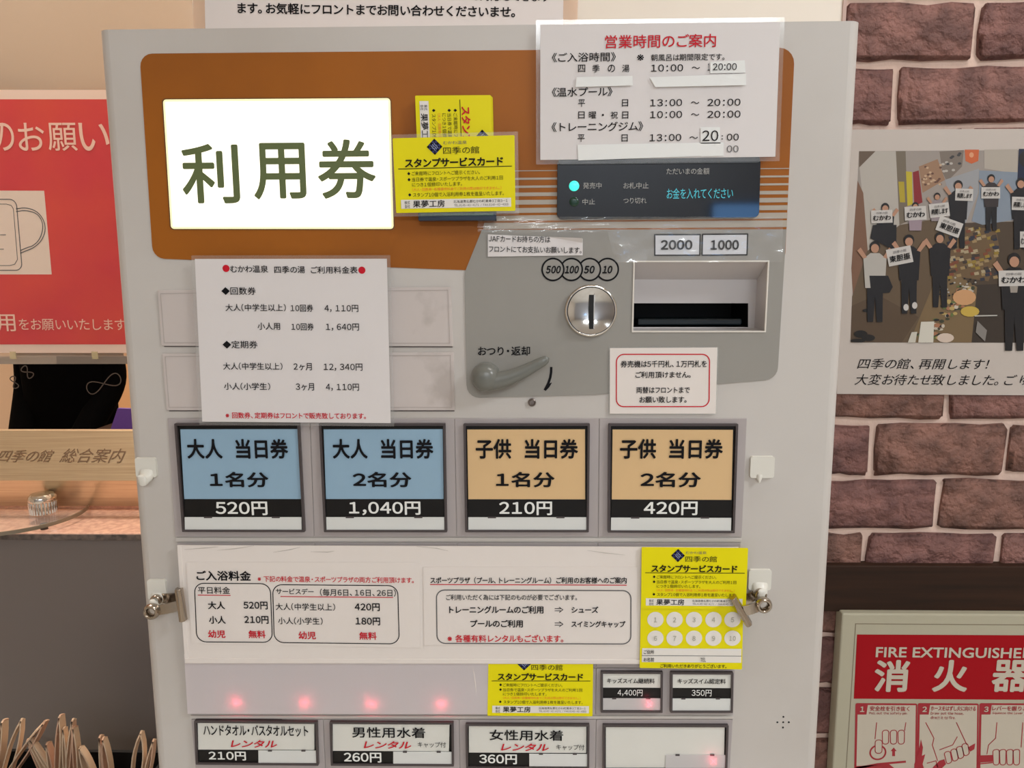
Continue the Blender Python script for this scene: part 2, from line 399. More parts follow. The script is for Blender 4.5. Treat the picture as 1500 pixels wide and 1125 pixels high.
# rows measured on the wall: top/bottom of each course and one joint position per course
ztop = [Q(1400, y, WY)[1] for y in (3, 98)]; zbot = [Q(1400, y, WY)[1] for y in (85, 175)]
zr = {624: Q(1370, 624, WY)[1], 703: Q(1370, 703, WY)[1], 784: Q(1370, 784, WY)[1]}
pitch = (zr[624]-zr[784])/2; bh = zr[624]-Q(1370, 694, WY)[1]
jointA = Q(1277, 660, WY)[0]; blen = Q(1476, 660, WY)[0]-jointA; jointB = Q(1375, 740, WY)[0]
nrow = round((ztop[0]-zr[624])/pitch)
bmesh_cache = []
for v in range(10):
    r_ = random.Random(v); nx, nz = 7, 4; vs = []; fs = []; US = [-.5, -.475, -.3, -.1, .12, .3, .475, .5]; WS = [-.5, -.43, 0, .43, .5]
    for j in range(nz+1):
        for i in range(nx+1):
            u, w_ = US[i], WS[j]; e = max(abs(u)*2, abs(w_)*2); edge = (i in (0, nx) or j in (0, nz))
            du = r_.uniform(-0.012, 0.012) if edge else 0; dw = r_.uniform(-0.035, 0.035) if edge else 0
            if i in (0, nx) and j in (0, nz): du -= math.copysign(0.010, u); dw -= math.copysign(0.035, w_)
            vs.append((u+du, -0.0030+(0.0022 if edge else r_.uniform(-0.0006, 0.0006)), w_+dw))
    n0 = len(vs); ring = [i for i in range(nx+1)]+[j*(nx+1)+nx for j in range(1, nz+1)]+[nz*(nx+1)+i for i in range(nx-1, -1, -1)]+[j*(nx+1) for j in range(nz-1, 0, -1)]
    for j in range(nz):
        for i in range(nx):
            a = j*(nx+1)+i; fs.append((a, a+1, a+nx+2, a+nx+1))
    for i in ring: vs.append((vs[i][0]*1.006, 0.006, vs[i][2]*1.02))
    for k in range(len(ring)):
        fs.append((ring[k], n0+k, n0+(k+1) % len(ring), ring[(k+1) % len(ring)]))
    me = bpy.data.meshes.new('brick'); me.from_pydata(vs, [], fs); me.materials.append(BR[v % 3])
    bm = bmesh.new(); bm.from_mesh(me); bmesh.ops.recalc_face_normals(bm, faces=bm.faces); bm.to_mesh(me); bm.free()
    me.polygons.foreach_set('use_smooth', [True]*len(me.polygons)); me.set_sharp_from_angle(angle=1.0); bmesh_cache.append(me)
for row in range(-int(zr[624]/pitch)+1, int((2.59-zr[624])/pitch)):
    zt = zr[624]+row*pitch
    j0 = jointA if row % 2 == 0 else jointB
    gap = pitch-bh
    for i in range(-3, 9):
        x0 = j0+i*blen+gap/2*0.85; x1 = j0+(i+1)*blen-gap/2*0.85
        x0 = max(x0, xb+0.002)
        if x1-x0 < 0.025 or x0 > xb+0.95: continue
        o = bpy.data.objects.new('brick', random.choice(bmesh_cache)); COL.objects.link(o); o.parent = bw
        o.location = ((x0+x1)/2, WY+0.001, zt-bh/2); o.scale = (x1-x0, 1, bh*random.uniform(0.97, 1.04)); o.rotation_euler = (0, random.uniform(-0.006, 0.006), 0)

# dark wooden rail under the bricks
ry = WY-0.012
q = [Q(1180, 828, ry), Q(1600, 828, ry), Q(1600, 898, ry), Q(1180, 898, ry)]
zt_, zb_ = Q(1360, 829, ry)[1], Q(1360, 897, ry)[1]
struct(MB().box(xb-0.2, 2.2, ry, WY+0.01, zb_, zt_).build('trim_1', WOODD, bevel=0.0015))
# perforated edge strips either side of the top notice
# ------------------------------------------------------------------ ticket machine
tl, tr = P(141, 44), P(1264, 30)
MX0, MX1 = tl.x, tr.x; MTOP = (tl.z+tr.z)/2
tm = thing('ticket_machine', 'tall pale grey ticket vending machine with orange header and rows of price buttons', 'vending machine', ((MX0+MX1)/2, 0.14, 0))
rec = L([(929, 383.5), (1124.5, 383), (1119.5, 485), (926.5, 485)])            # bill recess mouth
R = 0.009; body = MB()
prof = []
for k in range(7):
    a = math.pi/2*k/6; prof.append((MX0+R-R*math.cos(a), R-R*math.sin(a)))
for k in range(7):
    a = math.pi/2*k/6; prof.append((MX1-R+R*math.sin(a), R-R*math.cos(a)))
prof += [(MX1, 0.32), (MX0, 0.32)]
n = len(prof); z0, z1 = 0.0, MTOP
vs = [(x, y, z0) for x, y in prof]+[(x, y, z1) for x, y in prof]
fs = [(i, (i+1) % n, (i+1) % n+n, i+n) for i in range(n) if i != 6]
fs += [tuple(range(n)), tuple(range(n, 2*n))]
body.add(vs, fs)
body.face([[(MX0+R, z0), (MX1-R, z0), (MX1-R, z1), (MX0+R, z1)], rec[::-1]], 0.0)
body.build('body', BODY, tm, smooth=35)
# orange header
og = fillet(L([(205, 79), (1164, 70), (1150, 372), (700, 396.5), (224.5, 378.5)]), [0.0095, 0.0115, 0, 0, 0.0095])
# grey payment panel
gp_px = [(706, 334), (715, 320), (1152, 318), (1141, 556), (872, 578), (684, 583), (680.5, 400)]
gq = L(gp_px); gq = fillet(gq, [0.006, 0.003, 0, 0.010, 0.04, 0.010, 0.02])
MB().prism([og, [p for p in L([(245, 150), (570, 150), (574, 330), (255, 330)])]], -0.0006, 0.0).build('header_panel', ORANGE, tm)
MB().prism([fillet(L([(706, 336.8), (712, 336.8), (1151.4, 336), (1138, 555), (872, 578), (684, 583), (680.5, 400)]), [0, 0, 0, 0.010, 0.04, 0.010, 0.02]), rec], -0.0010, 0.0).build('payment_panel', GREYP, tm, label='matt grey payment panel')
sp = MB()
for (a0, a1, b0, b1, xl_) in [(249.6, 250.8, 246.6, 247.8, 742), (260.4, 263.4, 257.4, 260.2, 740), (271.8, 275.2, 268.8, 271.8, 738), (282, 287.4, 279.8, 285, 735),
                              (292.8, 299.6, 290, 296.7, 732), (304.5, 311.6, 301, 308, 726), (315.3, 323.2, 311.8, 320.4, 718), (326.0, 335.2, 323, 332.8, 709)]:
    def yy(x, l, r_): return l+(r_-l)*(x-795)/(1125-795)
    xr = 1159.8-0.0435*(b0-150)
    sp.prism(fillet(L([(xl_, yy(xl_, a0, b0)), (xr, yy(xr, a0, b0)), (xr-0.3, yy(xr, a1, b1)), (xl_-1, yy(xl_, a1, b1))]), [0.001, 0, 0, 0.0]), -0.00095, -0.0005)
sp.build('grey_stripes', STRIPE, tm)
pr = Print(tm, -0.0010)
# coin marks
for (x, t, x0, x1) in [(889.7, '10', 882, 897), (863.6, '50', 855, 871), (837, '100', 827, 848), (810, '500', 799.5, 821.5)]:
    c = Q(x, 394.8, -0.001); r_ = 15.6*SCL(0)
    pr.wshape(circle(c, r_*1.02, 36), GREYP, 0, {'10': 0.00005, '50': 0.0001, '100': 0.00015, '500': 0.0002}[t])
    pr.wline(circle(c, r_, 40), 2.4*SCL(0), INK, True, {'10': 0.00008, '50': 0.00013, '100': 0.00018, '500': 0.00023}[t])
    pr.text(t, x0, x1, 395, 11.5, INK, 0.04, 0.22, dy=0.0003)
PALE = mat('pale_print', (196, 196, 200), 0.3)
for (q4, t, a, b) in [([(959, 343.8), (1025.5, 343.6), (1024.8, 373.8), (959, 374)], '2000', 967.6, 1014), ([(1029, 343.3), (1095, 342.8), (1094, 373.3), (1028.2, 373.8)], '1000', 1040.5, 1082)]:
    pr.shape(q4, PALE, 0); pr.ring(q4, 2.0, INK, 0.2, 0.0001)
    pr.text(t, a, b, 358.8, 14.5, INK, 0.035, dy=0.0003)
pr.text('おつり・返却', 700.3, 776.5, 514, 13.5, INK, 0.014)
pr.line([(807.5, 537.5), (807.3, 545), (806, 553), (803, 562), (798, 571.5)], [3.6, 3.6, 3.6, 3.8, 3.8], INK)
pr.line([(807.8, 560.5), (803, 566), (798, 571.5)], [1.2, 4, 3.4], INK, dy=0.0001)
pr.flush()
# illuminated sign
sg4 = [(238.6, 145.8), (571.5, 143.8), (576.5, 335.3), (250.5, 335.2)]
sg = MB().prism(fillet(L(sg4, -0.0012), 0.0025), -0.0012, 0.004).build('illuminated_sign', mat('lit_panel', (255, 250, 235), 0.3, emit=(255, 247, 222), estr=1.55), tm, label='glowing white sign panel')
MB().prism([fillet(L([(236.8, 144.2), (573.2, 142.2), (578.2, 337), (249, 336.8)], -0.0008), 0.003), fillet(L(sg4, -0.0008), 0.0025)], -0.0009, 0.001).build('sign_rim', mat('sign_rim', (96, 62, 28), 0.4), sg)
MB().prism([fillet(L(sg4, -0.0013), 0.0025), inset(fillet(L(sg4, -0.0013), 0.0025), 0.0016)], -0.0013, -0.0011).build('edge_falloff', mat('edge_falloff_glow', (255, 246, 180), 0.3, emit=(255, 244, 178), estr=0.8), sg)  # rim falloff of the sign's light, set as a yellower, dimmer glow
ps = Print(sg, -0.0012)
OLIVE = mat('olive_ink', (70, 78, 44), 0.5, emit=(78, 88, 50), estr=0.55)
for t, a, b, y0, y1 in [('利', 266.5, 350.5, 211, 298.5), ('用', 371, 448, 209.5, 292.5), ('券', 465.5, 550.5, 204.5, 291.5)]:
    ps.text(t, a, b, (y0+y1)/2, y1-y0, OLIVE, 0.016, res=8)
ps.flush()
# display window
dq4 = [(816.5, 233), (1114.5, 230), (1112, 318.8), (815.8, 321.5)]
dw = MB().prism(fillet(L(dq4, -0.004), 0.0042), -0.004, 0.0).build('display', BLACK, tm, bevel=0.0006)
MB().prism(fillet(L([(818, 231.5), (1113, 229), (1113.2, 238.5), (817.6, 241.2)], -0.005), 0.002), -0.0052, -0.004).build('display_hood', mat('smoked_hood', (62, 64, 64), 0.2), dw, bevel=0.0006)
pd = Print(dw, -0.0041, 0.0)
DIM = mat('dim_print', (150, 148, 144), 0.5)
pd.text('発売中', 854, 881, 272, 9, DIM); pd.text('中止', 853, 871.5, 295.6, 8.5, DIM)
pd.text('お札中止', 913, 950, 272, 9, DIM); pd.text('つり切れ', 913, 947, 294, 8.5, DIM); pd.text('ただいまの金額', 976, 1039, 251, 9.5, DIM)
pd.text('お金を入れてください', 976.5, 1073.5, 283.4, 15.5, mat('cyan_display', (20, 60, 64), 0.5, emit=(92, 222, 238), estr=0.8), 0.0)
pd.flush()
c = Q(841, 272.4, -0.0045); MB().lathe((c[0], -0.004, c[1]), [(0.0038, 0), (0.0038, -0.0006), (0.003, -0.0012), (0.0015, -0.0016)], 24).build('status_lamp', mat('lit_green', (60, 230, 200), 0.3, emit=(70, 245, 214), estr=1.05), dw, smooth=40, label='lit green lamp')
c2 = c; c = Q(841, 295.6, -0.0045); MB().lathe((c[0], -0.004, c[1]), [(0.0036, 0), (0.0036, -0.0006), (0.003, -0.0012), (0.0015, -0.0014)], 24).build('status_lamp', mat('unlit_green', (16, 50, 36), 0.25), dw, smooth=40, label='unlit dark green lamp')
# coin slot
cc = Q(865.5, 455.3, -0.003); cr = 38.0*SCL(0)
cs = MB().lathe((cc[0], 0, cc[1]), [(cr*0.97, 0.0), (cr, -0.0022), (cr*0.985, -0.0044), (cr*0.93, -0.0052), (cr*0.885, -0.0048), (cr*0.875, -0.0036)], 64, cap=False).build('coin_slot_ring', CHROME, tm, smooth=60)
dish = [(cr*0.88, -0.0034)]+[(cr*0.88*k/8, -0.0034+0.0042*(1-(k/8)**2)) for k in range(7, 0, -1)]
DISH = mat('brushed_chrome', (222, 221, 220), 0.13, metal=1.0, k=0.9, bump=(40, 0.05, 0.001))
MB().lathe((cc[0], 0, cc[1]), [(r_, h-0.0030) for r_, h in dish]+[(0.0002, -0.0022)], 64, cap=False).build('coin_disc', DISH, cs, smooth=60)
s0, s1 = Q(866.8, 432.5, -0.004), Q(866, 482, -0.004)
MB().prism(L([(863, 432.5), (870.8, 432.5), (869.5, 482), (862.8, 482)], -0.004), -0.0048, 0.0).build('coin_slot_hole', BLACKM, cs)
MB().prism(L([(869.8, 431.5), (871.5, 431.5), (870.3, 482), (869, 482)], -0.004), -0.0053, 0.0).build('coin_slot_guide', CHROME, cs)
# bill recess
rd = 0.026
B4 = [rec[0][0]-0.0, rec[1][0]]
bk = L([(925, 409.5), (1109, 409.5), (1103.5, 482), (921, 482)], rd)      # back plane corners (ray-traced once from the mouth)
bk = [(rec[0][0]+0.0008, bk[0][1]), bk[1], (rec[2][0]-0.0004+ (bk[2][0]-rec[2][0])*0.9, rec[2][1]+0.0006), (rec[3][0]+0.0008, rec[3][1]+0.0006)]
bk[2] = (bk[1][0]-0.0005, bk[2][1])
rm = MB(); mouth = [(p[0], -0.001, p[1]) for p in rec]; back = [(p[0], rd, p[1]) for p in bk]
slot = L([(928.6, 444.2), (1096, 444.2), (1095.6, 482.4), (927.2, 482.6)], rd)
slot[2] = (slot[2][0], max(slot[2][1], bk[2][1]+0.0008)); slot[3] = (slot[3][0], max(slot[3][1], bk[3][1]+0.0008)); slot[0] = (max(slot[0][0], bk[0][0]+0.0008), slot[0][1]); slot[3] = (slot[0][0], slot[3][1])
rm.add(mouth+back, [(0, 1, 5, 4), (1, 2, 6, 5), (2, 3, 7, 6), (3, 0, 4, 7)])
rm.face([bk, slot[::-1]], rd)
rb = rm.build('bill_slot_recess', mat('recess_plastic', (186, 180, 178), 0.4), tm, recalc=False)
MB().prism([inset(rec, -0.0008), inset(rec, 0.0003)], -0.0018, 0.0).build('recess_lip', mat('lip_plastic', (205, 198, 188), 0.35), rb)
sl = MB(); dd = rd+0.05
sl.add([(p[0], rd, p[1]) for p in slot]+[(p[0], dd, p[1]) for p in slot], [(0, 1, 5, 4), (1, 2, 6, 5), (2, 3, 7, 6), (3, 0, 4, 7), (4, 5, 6, 7)])
sl.build('bill_slot', BLACKM, rb, recalc=False)
zm = slot[3][1]; MB().box(slot[0][0]+0.004, slot[1][0]-0.003, rd+0.004, rd+0.03, zm+0.001, zm+0.0065).build('bill_tray', mat('dark_glass', (22, 30, 34), 0.15), rb, bevel=0.0012)
# return lever
hub = Q(711, 553, -0.01)
lv = MB()
pts = [(704, 560, 14.5), (716, 559.5, 14), (730, 557.5, 13), (745, 553.5, 12), (760, 547.5, 10.5), (774, 540.5, 9.3), (786, 534, 8.2), (795, 529, 7.4), (801, 525.7, 5.6), (803.6, 524.5, 2.5)]
lv.tube([(Q(x, y, -0.012)[0], -0.011-0.004*(i/9), Q(x, y, -0.012)[1]) for i, (x, y, r_) in enumerate(pts)], [p[2]*SCL(-0.012) for p in pts], 20, flat=0.75)
lever = lv.build('return_lever', mat('lever_plastic', (104, 104, 98), 0.28), tm, smooth=60)
MB().lathe((hub[0], 0, hub[1]), [(0.0112, 0), (0.0112, -0.006), (0.0106, -0.0125), (0.0085, -0.0165), (0.005, -0.0185), (0.001, -0.019)], 36).build('lever_hub', MATS['lever_plastic'], lever, smooth=60)
# security pin
c = Q(779.4, 589, 0); MB().lathe((c[0], 0, c[1]), [(0.0032, 0), (0.0032, -0.002), (0.0024, -0.0026), (0.0018, -0.0012)], 24).build('lock_pin', mat('pin_metal', (120, 110, 104), 0.35, metal=0.7), tm, smooth=40)
# small round vent holes
for x, y in [(1147.5, 1050), (1138.7, 1058), (1147.2, 1057.9), (1155.5, 1057.9), (1146.9, 1065.6)]:
    c = Q(x, y, 0); MB().lathe((c[0], 0, c[1]), [(0.0008, 0.0), (0.0008, -0.0002)], 14).build('speaker_hole', BLACKM, tm)
# blank cover panels, two rows
BLANKM = mat('blank_cover', (186, 176, 171), 0.45, noise=(26, (168, 158, 152), 0.60, 0.72))
for q4, in [([(232, 425.5), (445, 422.5), (448.5, 506.8), (238, 506.3)],), ([(449, 422.5), (661, 420.3), (664, 507), (452.5, 506.8)],),
            ([(238.6, 517.5), (449, 516.5), (452.5, 600.5), (245.2, 600.5)],), ([(453, 516.5), (664.6, 515.6), (666.8, 600.6), (456.5, 600.5)],)]:
    p_ = L(q4); ob = MB().prism(p_, -0.0016, 0).build('blank_cover', BLANKM, tm, bevel=0.0004)
    MB().prism([inset(p_, 0.0022), inset(p_, 0.0027)], -0.0019, -0.001).build('cover_groove', mat('groove_grey', (166, 156, 150), 0.5), ob)
    MB().prism(L([(q4[3][0]+3, q4[3][1]+0.6), (q4[2][0]-1, q4[2][1]+0.6), (q4[2][0]-0.8, q4[2][1]+1.8), (q4[3][0]+3, q4[3][1]+1.8)]), -0.0007, 0).build('cover_gap', mat('gap_dark', (92, 84, 82), 0.6), ob)
# plates behind the button rows
def plates(xs_top, xs_bot, y0, y1, gy=1.0):
    for i in range(len(xs_top)-1):
        MB().prism(L([(xs_top[i]+0.5, y0), (xs_top[i+1]-0.5, y0), (xs_bot[i+1]-0.5, y1), (xs_bot[i]+0.5, y1)]), -0.0012, 0).build('button_plate', BODY2, tm, bevel=0.0003)
plates([246, 454.5, 666, 877.5, 1094], [257, 461, 669, 876, 1086.5], 612.5, 785.5)
MB().prism(L([(258.5, 787.2), (1086, 787.6), (1085.6, 793), (258.8, 792.6)]), -0.0016, 0).build('ledge_strip', BODY, tm, bevel=0.0004)
plates([259.5, 462, 669.5, 875.5, 1085], [272, 467.5, 671, 873, 1077], 794.8, 977)
plates([273, 468, 671, 873, 1076.5], [279.5, 471.5, 672, 872, 1074], 978, 1045.5)
MB().prism(L([(280, 1047.2), (1074, 1048), (1073.8, 1052), (280.4, 1051.2)]), -0.0016, 0).build('ledge_strip', BODY, tm, bevel=0.0004)
plates([280.5, 474, 672.8, 873, 1073.5], [287, 477.5, 674, 872, 1069], 1053, 1128)

def red_led(x, y, d, e=0.02):
    l = bpy.data.lights.new('led', 'POINT'); l.energy = e; l.color = (1, 0.08, 0.16); l.shadow_soft_size = 0.0018
    o = bpy.data.objects.new('indicator_light', l); COL.objects.link(o); p = P(x, y, -d); o.location = p
def button(bz, card, band, win, texts, cm, split=None, extra=None, led=None, card_h=None):
    """Ticket button: bezel > label card, price band, lamp window, lettering."""
    b = L(bz, -0.003); u = [min(p[0] for p in b), max(p[0] for p in b), min(p[1] for p in b), max(p[1] for p in b)]
    fr = MB().prism([fillet(b, 0.0006), inset(b, 0.0018)], -0.0042, 0).build('ticket_button', BEZ, tm, bevel=0.0004)
    MB().prism(inset(b, 0.0017), -0.0016, 0).build('button_back', BAND, fr)
    MB().prism(L(card, -0.0026), -0.0026, -0.0014).build('label_card', cm, fr)
    if band: MB().prism(L(band, -0.0028), -0.0028, -0.0014).build('price_band', BAND, fr)
    o = MB().prism(L(win, -0.0034), -0.0034, -0.0029).build('lamp_window', LCDL if led else LCDW, fr)
    (wx0, wy0), (wx1, _) = win[0], win[1]
    for t_ in (0.2, 0.78):
        xx = wx0+(wx1-wx0)*t_; wmm = (wx1-wx0)*0.035
        MB().prism(L([(xx-wmm, wy0-0.8), (xx+wmm, wy0-0.8), (xx+wmm, wy0+1.4), (xx-wmm, wy0+1.4)], -0.0036), -0.0036, -0.003).build('window_clip', BEZ, fr)
    pp = Print(fr, -0.0028)
    for t in texts:
        s_, x0, x1, yc, h = t[:5]; m_ = t[5] if len(t) > 5 else INK; bo = t[6] if len(t) > 6 else 0.02
        pp.text(s_, x0, x1, yc, h, m_, bo, res=5, shear=t[7] if len(t) > 7 else 0)
    if led:
        x, y, h = led; GL = mat('red_cross', (240, 170, 170), 0.4, emit=(255, 150, 160), estr=0.9)
        Yk = pp.Y; pp.Y = -0.0036
        pp.line([(x-h, y-h), (x+h, y+h)], 1.2, GL); pp.line([(x-h, y+h), (x+h, y-h)], 1.2, GL); pp.Y = Yk
        red_led(x, y+1, 0.0024, 0.006); red_led(x, y+2, 0.0085, 0.0012)
    pp.flush(); return fr
HB = 0.028
def big(bz, card, win, who, xa, xb_, xc, xd, n_, ne, nf, price, pe, pf, cm):
    band = [(card[3][0], card[3][1]+0.2), (card[2][0], card[2][1]+0.2), (win[1][0], win[1][1]-0.6), (win[0][0], win[0][1]-0.6)]
    button(bz, card, band, win, [(who, xa, xb_, 657.3, 29, INK, HB), ('当日券', xc, xd, 657.3, 29, INK, HB),
           (n_, ne, nf, 702.3, 22.5, INK, HB), (price, pe, pf, 744.3, 20, INKW, HB*0.8)], cm)
big([(256, 620), (439, 619.6), (447.2, 778.8), (267.6, 778.5)], [(264, 629), (436.5, 628.6), (440.8, 731), (270, 731)], [(270.4, 757.6), (441.6, 757.6), (442, 776.6), (270.8, 776.4)], '大人', 274.3, 326, 345.3, 422.3, '1名分', 307.4, 393.6, '520円', 316, 392, BLUE)
big([(467.5, 620), (652.5, 620), (655.2, 779), (475, 778.8)], [(474, 629), (648.4, 628.8), (649.8, 731), (477.6, 731)], [(477.8, 757.6), (650.8, 757.6), (651, 776.8), (478.4, 776.8)], '大人', 487.3, 538.5, 558, 635, '2名分', 517, 603, '1,040円', 511.3, 616, BLUE)
big([(679, 620.4), (864, 620.2), (862.4, 779), (681.6, 778.8)], [(684.4, 629.3), (857, 629), (857.2, 731.5), (686, 731.3)], [(686, 757.8), (859, 757.8), (859, 777.3), (686, 777.3)], '子供', 696.8, 749, 768.5, 846.8, '1名分', 726.5, 812.5, '210円', 731.2, 808.7, PEACH)
big([(891.3, 620.4), (1081, 620.6), (1075.8, 780.3), (890.2, 779.5)], [(897.4, 629.3), (1073.8, 629.8), (1071.6, 732.3), (896.2, 731.6)], [(895.2, 758.3), (1071.3, 758.8), (1070.8, 778.4), (894.8, 777.8)], '子供', 908, 961, 980, 1058.7, '2名分', 938, 1026.5, '420円', 942.8, 1021.5, PEACH)
button([(880, 983), (971, 983.5), (970.3, 1043.2), (880, 1043)], [(883, 986.6), (968.8, 986.8), (968.5, 1007.5), (883, 1007.2)], [(882.8, 1007.6), (968.6, 1008), (968.4, 1022), (882.6, 1021.8)], [(882.4, 1023), (968.6, 1023.2), (968.2, 1040.3), (882, 1040)],
       [('キッズスイム継続料', 889, 959, 997, 7.5, INK, 0.01), ('4,400円', 904.5, 941, 1014.5, 9.5, INKW, 0.005)], WHITEC, led=(951, 1031, 3.6))
button([(982, 983.8), (1074, 984.3), (1073, 1043.3), (981.6, 1043.2)], [(984.6, 987), (1071.4, 987.4), (1070.8, 1008), (984.2, 1007.6)], [(984, 1008.2), (1070.6, 1008.4), (1070.4, 1021.8), (983.8, 1021.5)], [(983.6, 1023.3), (1070.8, 1023.5), (1070.2, 1041), (983.2, 1040.8)],
       [('キッズスイム認定料', 992.5, 1063, 997.6, 7.5, INK, 0.01), ('350円', 1013, 1042, 1014.7, 9.5, INKW, 0.005)], WHITEC)
button([(285, 1055), (465, 1056.5), (467, 1120.5), (287.5, 1119)], [(289.5, 1058), (460.3, 1058.3), (460.6, 1098.6), (290.5, 1098)], [(290.6, 1098.8), (378, 1099.2), (377.8, 1117.6), (291.4, 1117.3)], [(378.4, 1099.6), (463, 1099.8), (463.6, 1117.8), (378.6, 1117.4)],
       [('ハンドタオル・バスタオルセット', 298, 451.5, 1069.8, 16, INK, 0.01), ('レンタル', 338, 406, 1089, 11, INKR, 0.02, 0.2), ('210円', 306, 360.5, 1106.7, 13, INKW, 0.025)], WHITEC)
button([(483, 1056.5), (664.5, 1057.5), (665, 1121.5), (485, 1120.5)], [(487.3, 1059.6), (658.5, 1060.8), (657.6, 1100.6), (487.6, 1099.9)], [(487.8, 1100.8), (575.6, 1101), (575.2, 1118.5), (488.2, 1118)], [(576, 1101.4), (661.4, 1101.6), (661.6, 1120), (576, 1119.6)],
       [('男性用水着', 515.8, 623, 1072.6, 15.5, INK, 0.01), ('レンタル', 532.8, 602.6, 1090.6, 11, INKR, 0.02, 0.2), ('キャップ付', 612, 653.3, 1090.5, 8, INK, 0.0), ('260円', 504, 558.8, 1109, 14.5, INKW, 0.025)], WHITEC)
button([(682, 1059.5), (863.5, 1060.5), (863, 1126), (683, 1125)], [(686.8, 1063.6), (859, 1064.6), (858.8, 1103), (687, 1102.4)], [(687, 1103.3), (775, 1103.6), (774.8, 1121.5), (687, 1121)], [(775.3, 1104.4), (861, 1104.8), (861, 1123), (775.3, 1122.5)],
       [('女性用水着', 717, 825, 1076.6, 15.5, INK, 0.01), ('レンタル', 733.8, 804, 1094, 11, INKR, 0.02, 0.2), ('キャップ付', 814.8, 856, 1094.3, 8, INK, 0.0), ('360円', 702, 757.2, 1111.5, 14.5, INKW, 0.025)], WHITEC)
button([(883, 1061), (1067, 1061.5), (1065, 1128), (883, 1128)], [(887.5, 1065), (1061.5, 1065.6), (1060.5, 1124.5), (887.5, 1124.5)], None, [(975, 1106), (1062.8, 1106.4), (1062, 1125), (974.8, 1125)], [], WHITEC, led=(1045, 1115, 4.5))

# ------------------------------------------------------------------ notices on the machine
# opening hours
t, p = sheet('opening_hours_notice', 'laminated opening hours notice with red heading and pasted paper corrections at top right', 'notice', [(791.5, 36), (1143, 32), (1135.8, 229.5), (791.5, 234.3)], 0.0058, PAPER, film=6)
p.text('営業時間のご案内', 886, 1048.5, 60.5, 19.5, INKR, 0.008, res=4)
p.text('《ご入浴時間》', 808.5, 902, 84, 13.5); p.text('※', 933, 943, 84.5, 9); p.text('朝風呂は期間限定です。', 953.5, 1061, 84, 10)
for ch, x in zip('四季の湯', (852, 873, 895.5, 916.6)): p.text(ch, x-5.3, x+5.3, 100.5, 11)
def hrs(y, a, b, xa=952, xb_=999, tl_=(1012, 1024), xc=1036, xd=1084.5):
    p.text(a, xa, xb_, y, 10.3)
    p.text('～', tl_[0], tl_[1], y, 3.5)
    if b: p.text(b, xc, xd, y-0.5, 10.3)
p.text('10：00', 953.5, 1000.5, 99.8, 10.3); p.text('～', 1013, 1025, 99.6, 3.5); p.text('1', 1036.5, 1039.5, 98.5, 10)
p.text('《温水プール》', 808.5, 897, 134.8, 13.5); p.text('平', 847, 857, 151.3, 11); p.text('日', 911, 920, 151, 10.5); hrs(150.6, '13：00', '20：00')
for ch, a, b in (('日', 847, 856.4), ('曜', 862.5, 873.3), ('祝', 894.5, 905), ('日', 911.3, 920.3)): p.text(ch, a, b, 168.8, 10.5)
p.text('・', 881.6, 884.6, 168.6, 3); hrs(168, '10：00', '20：00')
p.text('《トレーニングジム》', 808, 942, 185.7, 14); p.text('平', 846, 856.3, 202.6, 11); p.text('日', 910.3, 919.4, 202.4, 10.5)
p.text('13：00', 951.3, 997.8, 201.7, 10.3); p.text('～', 1010, 1022, 201.7, 3.5); p.text('：', 1056.5, 1058.8, 201.5, 6); p.text('00', 1064.5, 1082, 201, 10)
p.text('00', 1064.5, 1081.6, 218.3, 10, INKG)
p.flush()
Yp = p.Y
for q4 in ([(845, 113), (926.5, 111), (927, 125), (843, 127.5)], [(951.5, 113), (1093, 108), (1093, 124.6), (960, 127.5)], [(846, 212), (1026, 209), (1027, 228.5), (847, 235)],
           [(1040.5, 90.5), (1091, 88.3), (1092, 106.4), (1040.5, 107.3)], [(1026.3, 186.3), (1054.5, 186.3), (1055.5, 210), (1026.3, 210.5)], [(1026, 209), (1060, 208.5), (1060, 228.3), (1027, 229.2)]):
    k = 0.0007 if q4[0][1] > 186 or q4[0][1] < 95 else 0.0016
    MB().prism(L(q4, Yp-k), Yp-k, Yp-k+0.0003).build('correction_strip', STRIPW, t)
p2 = Print(t, Yp-0.0008, p.ang); p2.text('20:00', 1044, 1079, 98, 10); p2.text('20', 1028.5, 1052, 199, 15.5, INK, 0.004); p2.flush()

# price list
t, p = sheet('pass_price_notice', 'laminated price list notice with two red dots in its heading under the lit sign', 'notice', [(285.3, 379.3), (566.6, 379), (572.3, 619.8), (296.3, 617.6)], 0.0072, PAPER, film=5)
p.text('むかわ温泉', 337.8, 393, 394, 10.5); p.text('四季の湯', 402, 447, 395, 10.5); p.text('ご利用料金表', 455.5, 524, 395.5, 10.5)
for x, y in ((331.3, 393.2), (530.2, 395.8)): p.wshape(circle(Q(x, y, p.Y), 5.2*SCL(p.Y), 24), INKR)
p.text('◆回数券', 324.6, 375, 426.4, 11.5, INK, 0.005); p.text('◆定期券', 326.4, 377.6, 504.8, 11.5, INK, 0.005)
for y, rows in ((450.5, [('大人(中学生以上)', 330.6, 419), ('10回券', 426, 459), ('4, 110円', 475.6, 525)]), (477.8, [('小人用', 377.6, 410.6), ('10回券', 427.2, 459.8), ('1, 640円', 477.6, 526)]),
                (536.4, [('大人(中学生以上)', 327.2, 414), ('2ヶ月', 430.2, 457), ('12, 340円', 474.4, 531)]), (565.8, [('小人(小学生)', 328.6, 396), ('3ヶ月', 433.6, 460.2), ('4, 110円', 477.6, 526)])):
    for i, (s_, a, b) in enumerate(rows): p.text(s_, a, b, y+(0, 0.7, 1.4)[i], 10.6)
p.text('※回数券、定期券はフロントで販売致しております。', 330.6, 536, 608.7, 9, INKR, 0.012)
p.flush()

